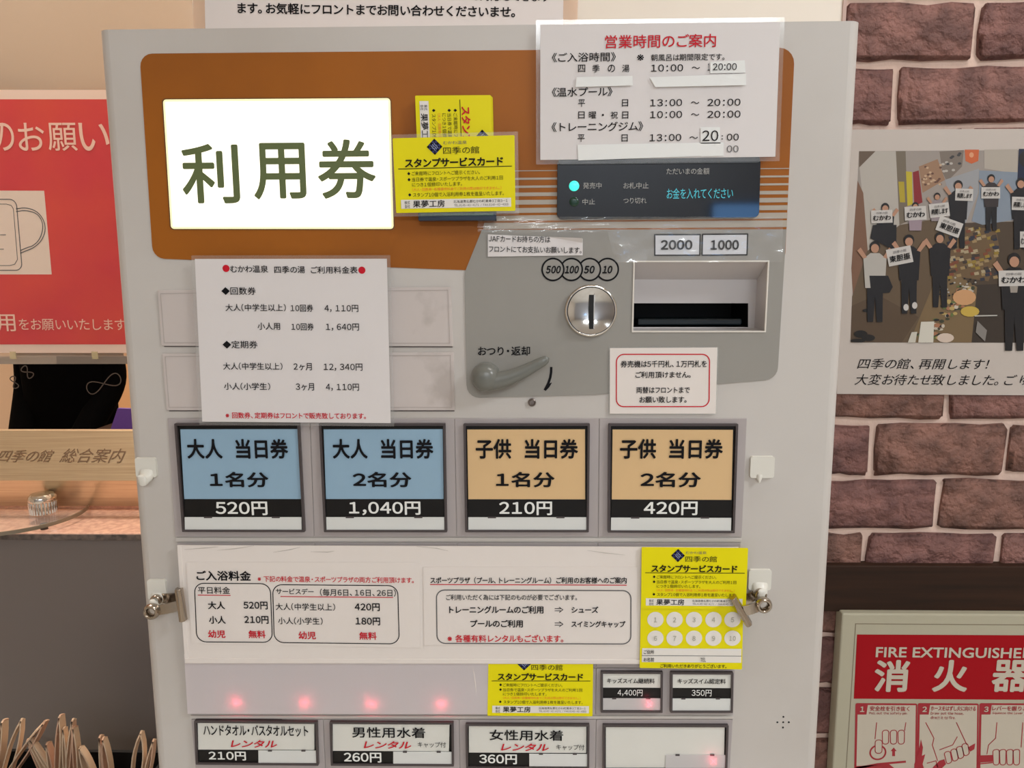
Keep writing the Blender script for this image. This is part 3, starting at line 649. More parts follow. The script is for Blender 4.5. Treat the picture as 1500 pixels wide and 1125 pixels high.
# card note (upper left of coin marks)
t, p = sheet('card_holder_notice', 'small wrinkled two-line paper strip stuck above the coin circles', 'notice', [(714.6, 343.3), (853.6, 349.5), (853.6, 374), (714.6, 376)], 0.0022, PAPER)
p.text('JAFカードお持ちの方は', 716, 806, 350.2, 9.5, INK, 0.006); p.text('フロントにてお支払いお願いします。', 716.2, 851.8, 365.7, 9.5, INK, 0.006); p.flush()
# curled corner of that strip
q = L([(800, 346.5), (852.5, 349), (853, 355.5)], -0.003)
MB().add([(q[0][0], -0.0024, q[0][1]), (q[1][0], -0.006, q[1][1]), (q[2][0], -0.0026, q[2][1])], [(0, 1, 2)]).build('curled_edge', PAPER, t, recalc=False)
# bill note
t, p = sheet('bill_notice', 'white card notice with red rounded frame under the bill slot', 'notice', [(893.4, 510), (1051, 509), (1048.3, 606), (893.3, 606)], 0.0022, PAPERW, film=2)
p.ring([(903, 519), (1039.3, 519), (1038.6, 595.6), (902.8, 595.6)], 1.6, INKR, 11)
p.text('券売機は5千円札、1万円札を', 909, 1035.3, 533, 10, INK, 0.012); p.text('ご利用頂けません。', 930.6, 1011.6, 548.8, 9.5, INK, 0.012)
p.text('両替はフロントまで', 932, 1010.3, 571.2, 9.5, INK, 0.012); p.text('お願い致します。', 936.6, 1005.5, 585.2, 9.5, INK, 0.012); p.flush()
# clear film over the note labels, wrinkled
cf = MB(); nx, nz = 40, 8; vs = []; fs = []
for j in range(nz+1):
    for i in range(nx+1):
        x = 700+(1146-700)*i/nx; y = 318+(384-318)*j/nz if x > 900 else 318+(340-318)*j/nz
        d = 0.0042+0.0012*math.sin(i*0.9+j*0.7)*math.cos(j*1.3+i*0.23)+0.0006*math.sin(i*2.3+1.7*j)
        if 812 < x < 1116 and y < 326: d += 0.0012
        pq = Q(x, y, -0.003); vs.append((pq[0], -d, pq[1]))
for j in range(nz):
    for i in range(nx): a = j*(nx+1)+i; fs.append((a, a+nx+1, a+nx+2, a+1))
o = cf.add(vs, fs).build('clear_tape_film', film('wrinkled_film', 0.1, 0.05, ior=1.7), None, smooth=80, recalc=False)
tag(o, 'wrinkled strip of clear tape stretched above the bill slot over the two bill labels', 'tape')

# white sleeve with two notices and thin sheet below
t, p = sheet('clipped_sleeve', 'long white plastic sleeve held by two metal clips across the machine', 'sleeve', [(259.5, 799), (1082, 802), (1076, 973), (271, 971.8)], 0.0060, PAPERW, thick=0.0012)
Ys = p.Y
MB().prism(L([(270.5, 964.5), (1076, 967), (1075.8, 972.6), (271, 971.4)], Ys-0.0008), Ys-0.0008, Ys).build('folded_rim', PAPERW, t, bevel=0.0003)
MB().prism(L([(259.8, 799.4), (264.5, 799.4), (276, 971), (271, 971)], Ys-0.0005), Ys-0.0005, Ys).build('side_seam', PAPERW, t)
cr_ = MB()
for a in ([(318, 806), (345, 803.5), (372, 799.5)], [(400, 809), (425, 805), (440, 801.5)], [(455, 808), (480, 808.6), (490, 807)], [(610, 800.5), (640, 803), (657, 807)], [(860, 806), (885, 809.5), (916, 813)], [(270, 805), (300, 802.5), (320, 801)]):
    cr_.tube([(Q(x, y, Ys)[0], Ys-0.0001, Q(x, y, Ys)[1]) for x, y in a], [0.0001, 0.0004, 0.0001], 6)
cr_.build('sleeve_creases', mat('crease', (176, 168, 160), 0.3), t)
sl_t = t
t, p = sheet('bathing_fee_notice', 'white bathing fee notice with two rounded frames, left one in the sleeve', 'notice', [(272.5, 823.4), (615, 824.2), (616, 949), (280.7, 942.8)], 0.0067, PAPERW)
p.text('ご入浴料金', 288, 368, 843, 14.5, INK, 0.024, res=4); p.text('※下記の料金で温泉・スポーツプラザの両方ご利用頂けます。', 377.5, 606, 848.6, 8.6, INKR, 0.01)
p.ring([(285, 854.2), (396, 854.8), (399.3, 940.8), (288.5, 940)], 1.4, INK, 15); p.ring([(399.5, 856.2), (582.6, 857.7), (585, 943), (402, 941)], 1.4, INK, 15)
p.text('平日料金', 290.3, 337.3, 864.3, 10.3, INK, 0.006); p.line([(290, 871.6), (338, 872)], 1.3, INKR)
for s_, a, b, y, m_ in (('大人', 305, 330, 886.3, INK), ('520円', 357, 392.3, 886.5, INK), ('小人', 306.5, 331, 907.6, INK), ('210円', 358.2, 393.6, 907.6, INK), ('幼児', 305.2, 330.5, 928.3, INKR), ('無料', 364.4, 389.3, 928.7, INKR),
                       ('420円', 519.7, 556.4, 889, INK), ('180円', 521, 557, 909.8, INK), ('幼児', 437.6, 463, 930.3, INKR), ('無料', 526.5, 552, 931, INKR)): p.text(s_, a, b, y, 11.4, m_, 0.022)
p.text('サービスデー', 404.5, 459.6, 866, 8.5, INK, 0.008); p.text('（毎月6日、16日、26日）', 469, 580, 867.8, 10.5, INK, 0.008); p.line([(411, 873.6), (576, 875)], 1.3, INKR)
p.text('大人(中学生以上)', 404, 491, 888.6, 10.5, INK, 0.006); p.text('小人(小学生)', 407.7, 472.8, 909.2, 10.5, INK, 0.006); p.flush()
t, p = sheet('sports_plaza_notice', 'white gym and pool notice with one rounded frame, right one in the sleeve', 'notice', [(620, 830.7), (934, 831), (932.2, 945.4), (621.3, 945)], 0.0067, PAPERW)
p.text('スポーツプラザ（プール、トレーニングルーム）ご利用のお客様へのご案内', 630, 917.5, 849.8, 9.6, INK, 0.018); p.line([(630, 856), (918, 857)], 1.3, INKR)
p.ring([(639.3, 864), (924.2, 865), (924, 943.2), (640.3, 942.2)], 1.7, INKG, 13)
p.text('ご利用いただく為には下記のものが必要でございます。', 653.3, 845, 874.7, 8.6, INK, 0.008)
p.text('トレーニングルームのご利用', 658, 796, 892.8, 11.2, INK, 0.022); p.text('シューズ', 837, 876.5, 892.8, 9.5, INK, 0.022)
p.text('プールのご利用', 689, 766, 913.2, 11, INK, 0.022); p.text('スイミングキャップ', 836.8, 916, 914, 9.5, INK, 0.022)
for y in (893, 914):
    p.line([(812.5, y-1.6), (821.5, y-1.6)], 1, INK); p.line([(812.5, y+1.6), (821.5, y+1.6)], 1, INK); p.line([(819, y-4), (824.5, y), (819, y+4)], 1, INK, dy=0.0001)
p.text('※各種有料レンタルもございます。', 655.5, 825, 935, 11, INKR, 0.014); p.flush()
t, p = sheet('blank_cover_sheet', 'plain thin white sheet below the sleeve with red lamps glowing through it', 'sheet', [(269.6, 958), (758, 959), (757, 1046.3), (274.8, 1045.6)], 0.0047, PAPERT, thick=0.0002)
# curled seam of the sheet
MB().tube([(Q(x, y, -0.0046)[0], -0.0045, Q(x, y, -0.0046)[1]) for x, y in ((692, 976), (695, 990), (697, 1008), (697, 1018))], [0.0002, 0.0004, 0.0004, 0.0002], 6).build('sheet_crease', PAPERW, t)
for x, y in ((348, 1026.4), (447.7, 1026.4), (545.4, 1028), (646.8, 1028.7)): red_led(x, y, 0.0018, 0.010)

# ------------------------------------------------------------------ yellow stamp cards
def card(name, label, c4, d, film=0, title=INK, cut=(0, 1)):
    t, p = sheet(name, label, 'card', c4, d, YELLOW, thick=0.0006, film=film, group=None, part='card', r=0.0008)
    q = [Vector(v) for v in L(c4, p.Y)]
    def uv(u, v): return (q[0]*(1-u)*(1-v)+q[1]*u*(1-v)+q[2]*u*v+q[3]*(1-u)*v)
    W = ((q[1]-q[0]).length+(q[2]-q[3]).length)/2; H = ((q[3]-q[0]).length+(q[2]-q[1]).length)/2
    ang = math.atan2((q[1]-q[0]).y+(q[2]-q[3]).y, (q[1]-q[0]).x+(q[2]-q[3]).x)
    def tx(s_, u0, u1, v, h, m_=INK, b=0.0): p.world_text(s_, uv((u0+u1)/2, v), (u1-u0)*W, h*H, m_, b, ang)
    p.wshape([uv(.045, .825), uv(.965, .825), uv(.965, .945), uv(.045, .945)], YWHITE)
    c0 = uv(.343, .127)    # lozenge logo of wavy bars
    e1 = (uv(1, 0)-uv(0, 0)).normalized(); e2 = (uv(0, 0)-uv(0, 1)).normalized(); s_ = 0.055*W
    for k in range(-2, 3):
        for j in range(-2, 3):
            if abs(k)+abs(j) > 4: continue
            cen = c0+(e1*(k-j)+e2*(k+j))*s_*0.235
            z = 0.125*s_*1.15; p.wshape([cen+e1*z*1.7, cen+e2*z*1.7, cen-e1*z*1.7, cen-e2*z*1.7], NAVY if (k+j) % 2 else INK)
    for k in (-1, 0, 1):
        o_ = c0+(e1+e2)*k*s_*0.2; p.wline([o_+(e1-e2)*s_*0.42*(j/6-0.5)*1.6+(e1+e2)*s_*0.05*math.sin(j*2.1) for j in range(7)], 0.00035, mat('logo_wave_ink', (150, 160, 190), 0.5), dy=0.0001)
    tx('むかわ温泉', .415, .61, .078, .045, INKG); tx('四季の館', .412, .71, .18, .095, INK)
    tx('スタンプサービスカード', .092, .905, .335, .12, title, 0.03)
    p.wline([uv(.035, .41), uv(.975, .405)], 0.0005, INK)
    for v in (.475, .555, .76): p.wshape([uv(.108, v), uv(.121, v-.024), uv(.134, v), uv(.121, v+.024)], INK)
    tx('ご来館時にフロントへご提示ください。', .145, .71, .475, .055); tx('当日券で温泉・スポーツプラザを大人のご利用1回', .145, .90, .555, .055)
    tx('につき1個捺印いたします。', .145, .56, .625, .055); tx('（大人・回数券・各種優待料金でご利用の際は捺印できません。）', .145, .885, .69, .042, ORINK)
    tx('スタンプ10個で入浴利用券1枚を進呈いたします。', .15, .905, .762, .058)
    tx('株式', .075, .12, .865, .045); tx('会社', .075, .12, .915, .045); tx('果夢工房', .145, .41, .885, .095, INK, 0.012)
    tx('北海道勇払郡むかわ町美幸3丁目3-1', .485, .935, .862, .04); tx('TEL.0145-42-4171 / FAX.0145-42-4303', .49, .94, .912, .035)
    p.flush(); return t
# pocket holding cards
HOLD = mat('dark_blue_plastic', (30, 44, 62), 0.25)
ht = thing('card_pocket', 'small dark blue plastic card pocket stuck to the orange header', 'card holder', (Q(668, 322, 0)[0], 0, Q(668, 322, 0)[1]))
hq = L([(612, 230), (721, 229), (727, 322), (614, 324)], -0.006)
xs0, xs1 = hq[3][0], hq[2][0]; zb, ztp = hq[3][1], hq[0][1]
hm = MB().box(xs0, xs1, -0.0105, -0.0095, zb, ztp); hm.box(xs0, xs1, -0.0095, -0.0006, zb, zb+0.0015); hm.box(xs0, xs0+0.0012, -0.0095, -0.0006, zb, ztp); hm.box(xs1-0.0012, xs1, -0.0095, -0.0006, zb, ztp)
hm.build('pocket_shell', HOLD, ht, bevel=0.0004)
MB().box(xs0+0.002, xs1-0.002, -0.0108, -0.0105, zb+0.0035, zb+0.0055).build('pocket_rib', mat('blue_rib', (40, 78, 66), 0.3), ht)
for i in range(5):
    o_ = 0.6*i
    sheetm = L([(610+o_, 141+0.3*i), (719.5+o_*0.8, 140), (724+o_*.6, 318), (615, 319)], -0.006)
    if i: 
        o = MB().prism(fillet(sheetm, 0.001), -0.0075+0.0012*i, -0.0071+0.0012*i).build('stamp_card', YELLOW)
        tag(o, 'yellow stamp card hidden in the pocket behind the sideways card', 'card', 'yellow cards stacked in the pocket')
card('stamp_card', 'yellow stamp card standing sideways in the pocket with dark red title', [(719, 139.3), (724, 318), (615, 319), (608, 140)], 0.0082, title=INKR)
card('stamp_card', 'laminated yellow stamp card fixed level in front of the pocket beside the lit sign', [(575, 202.6), (753.7, 198), (755, 308.7), (580.4, 312)], 0.0132, film=5)
card('stamp_card', 'yellow stamp card partly tucked under the sleeve, lowest on the machine', [(715.5, 961), (869, 961.8), (868, 1049.3), (714, 1048.5)], 0.0050)
# lower card with ten stamp circles
t, p = sheet('stamp_card', 'yellow stamp card back with ten numbered circles under the right clip', 'card', [(939, 880), (1089, 880), (1087, 980.6), (937, 978.4)], 0.0078, YELLOW, thick=0.0006, part='card', r=0.0008)
NUM = mat('grey_number_ink', (160, 156, 140), 0.5)
for i in range(10):
    x = (960, 988, 1016.4, 1045, 1072.8)[i % 5]; y = (907.4, 934.6)[i//5]
    p.wshape(circle(Q(x, y, p.Y), 12.6*SCL(p.Y), 28), YWHITE); p.text(str(i+1), x-(2.2 if i < 9 else 4.5), x+(2.2 if i < 9 else 4.5), y, 7, NUM, dy=0.0002)
p.shape([(940.5, 949.2), (1086, 950.2), (1085.6, 970.6), (940, 969.6)], YWHITE)
p.line([(940.3, 960), (1086, 960.8)], 0.9, INKG, dy=0.0001)
p.text('ご住所', 942.7, 958, 954.6, 6, INK, dy=0.0003); p.text('お名前', 942.7, 958, 965.6, 6, INK, dy=0.0003); p.text('TEL', 1025.6, 1033.8, 965.8, 5.5, INK, dy=0.0003)
p.text('ご利用いただきありがとうございます。', 967, 1064, 975.3, 5.6, INK); p.flush()
card('stamp_card', 'yellow stamp card with lozenge logo held by the right clip', [(940, 801.6), (1096, 803), (1092.4, 892.6), (939, 891.6)], 0.0090)

# ------------------------------------------------------------------ adhesive hooks and clips
HOOKM = mat('hook_plastic', (204, 200, 190), 0.35)
def hook(label, x0, x1, y0, y1, broken=False):
    a, b = Q(x0, y0), Q(x1, y1); r = 0.002
    t = thing('adhesive_hook', label, 'hook', ((a[0]+b[0])/2, 0, b[1]))
    pl = fillet([(a[0], a[1]), (b[0], a[1]), (b[0], b[1]), (a[0], b[1])], r)
    MB().prism(pl, -0.003, 0).build('hook_plate', HOOKM, t, bevel=0.0006)
    cx_ = (a[0]+b[0])/2; wv = (b[0]-a[0])
    h = MB()
    if broken: h.tube([(cx_-wv*.1, -0.0015, b[1]+0.002), (cx_-wv*.12, -0.003, b[1]-0.001), (cx_-wv*.12, -0.004, b[1]-0.0035)], [0.003, 0.002, 0.0006], 10)
    else: h.tube([(cx_, -0.002, b[1]+0.005), (cx_, -0.004, b[1]), (cx_, -0.0085, b[1]-0.0015), (cx_, -0.0105, b[1]+0.003)], [wv*.36, wv*.34, wv*.26, wv*.16], 14, flat=0.35)
    h.build('hook_lip', HOOKM, t, smooth=60)
    return t
hook('white adhesive hook on the left edge beside the blue buttons', 199.8, 232, 669.5, 698)
hook('white adhesive hook with a broken tip on the right beside the peach buttons', 1098.3, 1132, 667.5, 699, True)
hook('white adhesive hook carrying the left metal clip', 217.5, 246.5, 847.5, 877)
hook('white adhesive hook carrying the right metal clip', 1095.8, 1127.6, 832.8, 862.5)
def clip(label, jaw, ring1, ring2, rr1, rr2, d):
    j0, j1 = jaw; a, b = P(*j0, -d), P(*j1, -d); r1, r2 = P(*ring1, -d), P(*ring2, -d+0.008); mid = (a+b)/2
    t = thing('metal_clip', label, 'clip', (mid.x, -d, min(a.z, b.z)))
    # rolled jaw: two lips around a hollow barrel
    ax = (b-a).normalized(); n_ = Vector((-ax.z, 0, ax.x)); m = MB()
    if n_.dot(r1-mid) < 0: n_ = -n_
    sec = [(-0.0030, -0.0006), (-0.0030, 0.0012), (0.0, 0.0004), (0.0026, 0.0030), (0.0032, -0.0002), (0.0018, -0.0042), (-0.0008, -0.0050), (-0.0026, -0.0034)]
    vs = [a+n_*s0_+Vector((0, s1_, 0)) for s0_, s1_ in sec]+[b+n_*s0_+Vector((0, s1_, 0)) for s0_, s1_ in sec]; n8 = len(sec)
    m.add(vs, [(i, (i+1) % n8, (i+1) % n8+n8, i+n8) for i in range(n8)]+[tuple(range(n8)), tuple(range(n8, 2*n8))])
    m.build('clip_jaw', NICKEL, t, smooth=35, bevel=0.0003)
    for (rc, rr, dy_, base) in ((r1, rr1, -0.0025, mid), (r2, rr2, 0.002, mid-ax*0.002)):
        h = MB(); R_ = rr*SCL(-d)*0.72; tr_ = rr*SCL(-d)*0.30; dirv = (rc-base); dirv.y = 0; dirv.normalize(); pw = Vector((-dirv.z, 0, dirv.x))
        st = base+dirv*0.002; en = rc-dirv*R_*0.75; w0, w1 = 0.0042, 0.0042
        pts_ = []
        for k in range(5):
            f = k/4; c_ = st.lerp(en, f); c_.y = rc.y+dy_*(1-f*0.4)-0.0012*math.sin(f*math.pi); pts_.append(c_)
        vs = []
        for c_ in pts_:
            for s_ in (-1, 1):
                for q_ in (-0.0005, 0.0005): vs.append(c_+pw*(0.0042*s_)+Vector((0, q_, 0)))
        fs = []
        for k in range(4):
            o_ = k*4
            for (i, j) in ((0, 1), (1, 3), (3, 2), (2, 0)): fs.append((o_+i, o_+j, o_+j+4, o_+i+4))
        fs += [(0, 1, 3, 2), (16, 17, 19, 18)]
        h.add(vs, fs)
        # rolled eye at the end
        N, S_ = 28, 10; vs = []; fs = []
        for k in range(N):
            th = 2*math.pi*k/N; c_ = rc+Vector((math.cos(th)*R_, 0, math.sin(th)*R_))
            for s_ in range(S_):
                ph = 2*math.pi*s_/S_; vs.append(c_+Vector((math.cos(th)*math.cos(ph)*tr_, -0.002+math.sin(ph)*tr_*1.9, math.sin(th)*math.cos(ph)*tr_)))
        for k in range(N):
            for s_ in range(S_): fs.append((k*S_+s_, k*S_+(s_+1) % S_, ((k+1) % N)*S_+(s_+1) % S_, ((k+1) % N)*S_+s_))
        h.add(vs, fs); h.build('clip_handle', NICKEL, t, smooth=50)
    return t
clip('small nickel clip gripping the left end of the sleeve', ((262.3, 861.5), (269, 908)), (224.3, 894), (230.5, 877.5), 12.5, 9, 0.012)
clip('small nickel clip gripping the yellow cards at the right end of the sleeve', ((1073, 873.5), (1096.5, 914)), (1117.4, 884.4), (1112.6, 869.5), 12.5, 10, 0.0135)

# ------------------------------------------------------------------ top notice on the cream wall
t, p = sheet('inquiry_notice', 'large laminated white notice on the wall just above the machine', 'notice', [(297, -150), (828, -150), (824, 70), (301, 58)], 0.003, PAPER, Yb=WY, film=0)
PERF = mat('strip_clear', (216, 186, 160), 0.25, alpha=0.55)
MB().prism(L([(279, -150), (297, -150), (301, 58), (284, 58)], p.Y), p.Y, p.Y+0.0003).build('laminate_edge', PERF, t); MB().prism(L([(828, -150), (850, -150), (845, 68), (824, 68)], p.Y), p.Y, p.Y+0.0003).build('laminate_edge', PERF, t)
pp = Print(t, p.Y, -0.025)
pp.text('ます。お気軽にフロントまでお問い合わせくださいませ。', 347.5, 754, 14.8, 16.5, INK, 0.02, res=4)
pp.text('の対応もできます', 690, 806, -5.5, 15, INK, 0.012, res=4); pp.flush()

# ------------------------------------------------------------------ reopening poster on the brick wall
PY = WY-0.004
t, p = sheet('reopening_poster', 'paper poster with a group photograph and caption taped to the brick wall', 'poster', [(1236, 190), (1640, 188), (1630, 580), (1226, 577)], 0.0, mat('poster_paper', (168, 158, 150), 0.45), Yb=PY, thick=0.0006)
def K(x, y): return (1230+x/3.63, 200+y/3.63)
ph = MB(); pm = []; pmi = {}; lay = [0]
def pc(c):
    if c not in pmi: pmi[c] = len(pm); pm.append(mat('photo_%02d' % len(pm), c, 0.4, k=0.95))
    return pmi[c]
def shp(c, pts, full=False):
    lay[0] += 1; pts = L([K(*a) for a in pts], p.Y); ph.face(pts, p.Y-0.0002-0.000003*lay[0], pc(c))
def ell(c, x, y, rx, ry, n=14): shp(c, [(x+rx*math.cos(2*math.pi*k/n), y+ry*math.sin(2*math.pi*k/n)) for k in range(n)])
Rr = 1350
shp((152, 142, 134), [(103, 78), (Rr, 70), (Rr, 1098), (57, 1095)])
shp((176, 168, 158), [(190, 78), (300, 78), (315, 470), (150, 610), (105, 160)])
shp((98, 80, 64), [(103, 78), (190, 78), (103, 165)]); shp((120, 86, 66), [(95, 235), (125, 300), (150, 620), (70, 840), (62, 700)])
shp((96, 78, 58), [(58, 1095), (66, 850), (145, 610), (320, 470), (500, 440), (640, 500), (640, 1095)]); shp((84, 66, 48), [(64, 900), (200, 840), (420, 960), (330, 1095), (57, 1095)])
shp((74, 60, 46), [(640, 460), (Rr, 440), (Rr, 1098), (640, 1095)]); shp((54, 44, 36), [(700, 790), (Rr, 760), (Rr, 1098), (680, 1095)])
shp((112, 100, 84), [(298, 78), (350, 78), (362, 450), (318, 470)]); shp((186, 168, 40), [(352, 185), (384, 188), (388, 360), (360, 370)]); shp((170, 150, 40), [(312, 240), (342, 240), (348, 350), (320, 350)])
shp((130, 32, 36), [(388, 190), (420, 180), (440, 350), (396, 370)]); shp((150, 116, 90), [(420, 160), (520, 120), (560, 230), (440, 300)]); shp((120, 108, 98), [(530, 80), (660, 72), (650, 160), (570, 240), (545, 190)])
for k in range(26):
    rr = random.Random(k); x, y = rr.uniform(430, 540), rr.uniform(150, 260); ell((190, 160, 130) if k % 2 else (96, 64, 50), x, y, 8, 6, 6)
for k in range(12):
    rr = random.Random(k+50); x, y = rr.uniform(545, 640), rr.uniform(85, 190); ell((178, 170, 160) if k % 2 else (60, 58, 60), x, y, 10, 7, 6)
shp((196, 96, 50), [(664, 70), (740, 70), (736, 130), (700, 145), (668, 130)]); ell((214, 150, 110), 700, 98, 12, 14)
shp((172, 162, 150), [(768, 70), (945, 68), (945, 200), (768, 170)]); shp((128, 138, 150), [(740, 180), (945, 190), (945, 440), (760, 470), (700, 450), (740, 300)]); shp((24, 32, 58), [(952, 66), (Rr, 66), (Rr, 330), (940, 300)])
shp((150, 150, 152), [(560, 230), (740, 170), (735, 300), (670, 460), (600, 440)])
for k in range(7): x = 180+k*0; 
ell((34, 28, 28), 1010, 120, 60, 50)
# tables of goods
shp((104, 82, 56), [(660, 480), (830, 490), (850, 600), (790, 770), (590, 740), (560, 640)]); shp((118, 96, 66), [(370, 1095), (500, 780), (600, 720), (730, 800), (700, 1095)])
for k in range(110):
    rr = random.Random(k+100); x, y = rr.uniform(580, 840), rr.uniform(480, 760); c_ = [(150, 126, 88), (64, 52, 44), (120, 66, 44), (166, 150, 120), (44, 46, 60), (142, 118, 50)][k % 6]
    shp(c_, [(x-14, y-5), (x+10, y-10), (x+14, y+6), (x-10, y+10)])
for k in range(90):
    rr = random.Random(k+300); t_ = rr.random(); x = 430+t_*250+rr.uniform(-30, 60); y = 1080-t_*300+rr.uniform(-20, 40)
    if x > 720: continue
    c_ = [(178, 152, 92), (58, 60, 44), (190, 178, 160), (36, 34, 36), (96, 108, 60), (160, 110, 80)][k % 6]; ell(c_, x, min(y, 1085), rr.uniform(8, 18), rr.uniform(5, 12), 7)
for k in range(40):
    rr = random.Random(k+600); ell([(30, 28, 30), (170, 166, 158)][k % 2], rr.uniform(500, 720), rr.uniform(750, 850), 6, 5, 6)
ell((196, 148, 104), 660, 855, 62, 42); ell((190, 160, 70), 690, 930, 50, 28); shp((206, 200, 186), [(430, 985), (500, 983), (495, 1095), (415, 1095)]); shp((196, 190, 176), [(380, 1040), (410, 1038), (400, 1095), (360, 1095)]); ell((206, 186, 170), 560, 1070, 45, 25)
shp((180, 176, 168), [(715, 950), (835, 948), (835, 954), (715, 957)]); shp((128, 122, 116), [(730, 980), (780, 1030), (770, 1090), (720, 1040)])
ell((20, 18, 16), 150, 925, 32, 10); ell((22, 18, 16), 110, 1050, 36, 20); ell((22, 18, 16), 150, 1070, 36, 18); ell((22, 18, 16), 95, 1085, 40, 10)
SKIN = (176, 132, 106); DK = (22, 20, 24)
def fig(x, y, h, top=DK, bot=DK, arms=True, legs=True):   # head centre, overall height
    w_ = h*0.11
    if legs:
        shp(bot, [(x-w_*0.9, y+h*.45), (x+w_*0.9, y+h*.45), (x+w_*.85, y+h*.92), (x+w_*.2, y+h*.92), (x, y+h*.6), (x-w_*.2, y+h*.92), (x-w_*.85, y+h*.92)])
    shp(top, [(x-w_*.5, y+h*.07), (x+w_*.5, y+h*.07), (x+w_*1.3, y+h*.14), (x+w_*1.1, y+h*.5), (x-w_*1.1, y+h*.5), (x-w_*1.3, y+h*.14)])
    if arms:
        shp(SKIN, [(x-w_*1.3, y+h*.14), (x-w_*2, y+h*.04), (x-w_*1.6, y+h*.0), (x-w_*.9, y+h*.12)]); shp(SKIN, [(x+w_*1.3, y+h*.14), (x+w_*2, y+h*.04), (x+w_*1.6, y+h*.0), (x+w_*.9, y+h*.12)])
    ell((26, 22, 22), x, y-h*.01, h*.066, h*.072); ell(SKIN, x, y+h*.012, h*.05, h*.055)
signs = []
def sgn(x0, y0, x1, y1, ang, t_='むかわ'):
    cx_, cy_ = (x0+x1)/2, (y0+y1)/2; hw, hh = (x1-x0)/2, (y1-y0)/2; a = math.radians(ang)
    cr2 = [(cx_+dx*math.cos(a)-dy*math.sin(a), cy_+dx*math.sin(a)+dy*math.cos(a)) for dx, dy in ((-hw, -hh), (hw, -hh), (hw, hh), (-hw, hh))]
    shp((196, 190, 184), cr2); signs.append((cx_, cy_, hw, hh, a, t_))
fig(240, 380, 330, legs=False); shp(DK, [(175, 470), (300, 470), (298, 610), (160, 540)]); sgn(165, 392, 278, 460, -2)
fig(400, 370, 260, (150, 132, 140), legs=False); sgn(343, 372, 458, 445, -3)
fig(516, 320, 260, (140, 128, 130), legs=False); sgn(475, 355, 580, 428, -6, '再開します')
fig(628, 262, 360); sgn(612, 278, 706, 342, 2, '再開します')
fig(803, 225, 300, (52, 44, 44)); sgn(750, 270, 850, 330, 0)
fig(960, 250, 380); sgn(912, 322, 1010, 392, 2, '再開します'); fig(1100, 280, 380)
fig(530, 540, 400); sgn(515, 440, 645, 520, 20, '東胆振')
fig(185, 590, 430, (176, 170, 162)); shp(DK, [(155, 740), (255, 740), (280, 800), (262, 830), (165, 835)])
fig(366, 555, 420); ell((196, 190, 184), 350, 908, 14, 18); ell((196, 190, 184), 396, 898, 14, 18); sgn(250, 590, 382, 680, -11, '東胆振')
fig(925, 660, 520); shp((150, 140, 130), [(900, 790), (945, 790), (940, 830), (905, 830)]); sgn(842, 712, 1000, 795, -1)
sgn(955, 505, 1010, 590, 0)
ph.build('photograph', pm, t, recalc=False)
pz = Print(t, p.Y-0.0014)
for cx_, cy_, hw, hh, a, t_ in signs:
    x, y = K(cx_, cy_+hh*.2); pz.world_text(t_, Q(x, y, p.Y), hw*1.6/3.63*SCL(p.Y), hh*.75/3.63*SCL(p.Y), INK, 0.02, -a)
    x, y = K(cx_, cy_-hh*.55); pz.world_text('四季の館', Q(x, y, p.Y), hw*1.0/3.63*SCL(p.Y), hh*.32/3.63*SCL(p.Y), INKG, 0.0, -a)
pz.flush()
p.text('四季の館、再開します！', 1255.5, 1449, 533, 15.5, INK, 0.0, 0.22, res=4)
p.text('大変お待たせ致しました。ご', 1251.5, 1489, 556.3, 16, INK, 0.0, 0.22, res=4); p.text('ゆ', 1494, 1510, 556.3, 15, INK, 0, 0.22); p.flush()

# ------------------------------------------------------------------ fire extinguisher sign
FY = WY-0.022
ft = thing('fire_extinguisher_sign', 'cream framed red and white fire extinguisher instruction panel below the wooden rail', 'sign', (Q(1400, 1300, FY)[0], WY, Q(1400, 1300, FY)[1]))
FRM = mat('cream_enamel', (156, 150, 130), 0.4)
o4 = L([(1232, 898.6), (1640, 900), (1630, 1330), (1216, 1330)], FY); zt = Q(1300, 898.8, FY)[1]; zz = Q(1300, 1330, FY)[1]; xx0 = Q(1227, 1010, FY)[0]; xx1 = xx0+0.33
MB().prism([[(xx0, zt), (xx1, zt), (xx1, zz), (xx0, zz)]], FY, WY-0.002).build('sign_box', FRM, ft, bevel=0.002)
MB().prism([[(xx0+0.017, zt-0.0135), (xx1-0.015, zt-0.0135), (xx1-0.015, zz+0.015), (xx0+0.017, zz+0.015)], [(xx0+0.0178, zt-0.0143), (xx1-0.0158, zt-0.0143), (xx1-0.0158, zz+0.0158), (xx0+0.0178, zz+0.0158)]], FY-0.0003, FY).build('frame_line', mat('brown_line', (110, 98, 80), 0.5), ft)  # thin brownish line running around the cream frame
p = Print(ft, FY)
RED = mat('sign_red', (140, 6, 18), 0.5, spec=0.15); CRM = mat('sign_cream', (172, 162, 146), 0.4); REDI = mat('sign_red_ink', (140, 22, 34), 0.4)
p.shape([(1255.3, 929.3), (1610, 931), (1606, 1025.5), (1250.5, 1023.3)], RED)
p.text('FIRE EXTINGUISHE', 1282.3, 1495.4, 955.6, 15.2, CRM, 0.02, dy=0.0002, raw=True); p.text('R', 1498, 1510, 955.8, 15.2, CRM, 0.02, dy=0.0002, raw=True)
for ch, a, b in (('消', 1280.3, 1331.6), ('火', 1366, 1417.7), ('器', 1452.6, 1506)): p.text(ch, a, b, 989.8, 47, CRM, 0.028, res=6, dy=0.0002)
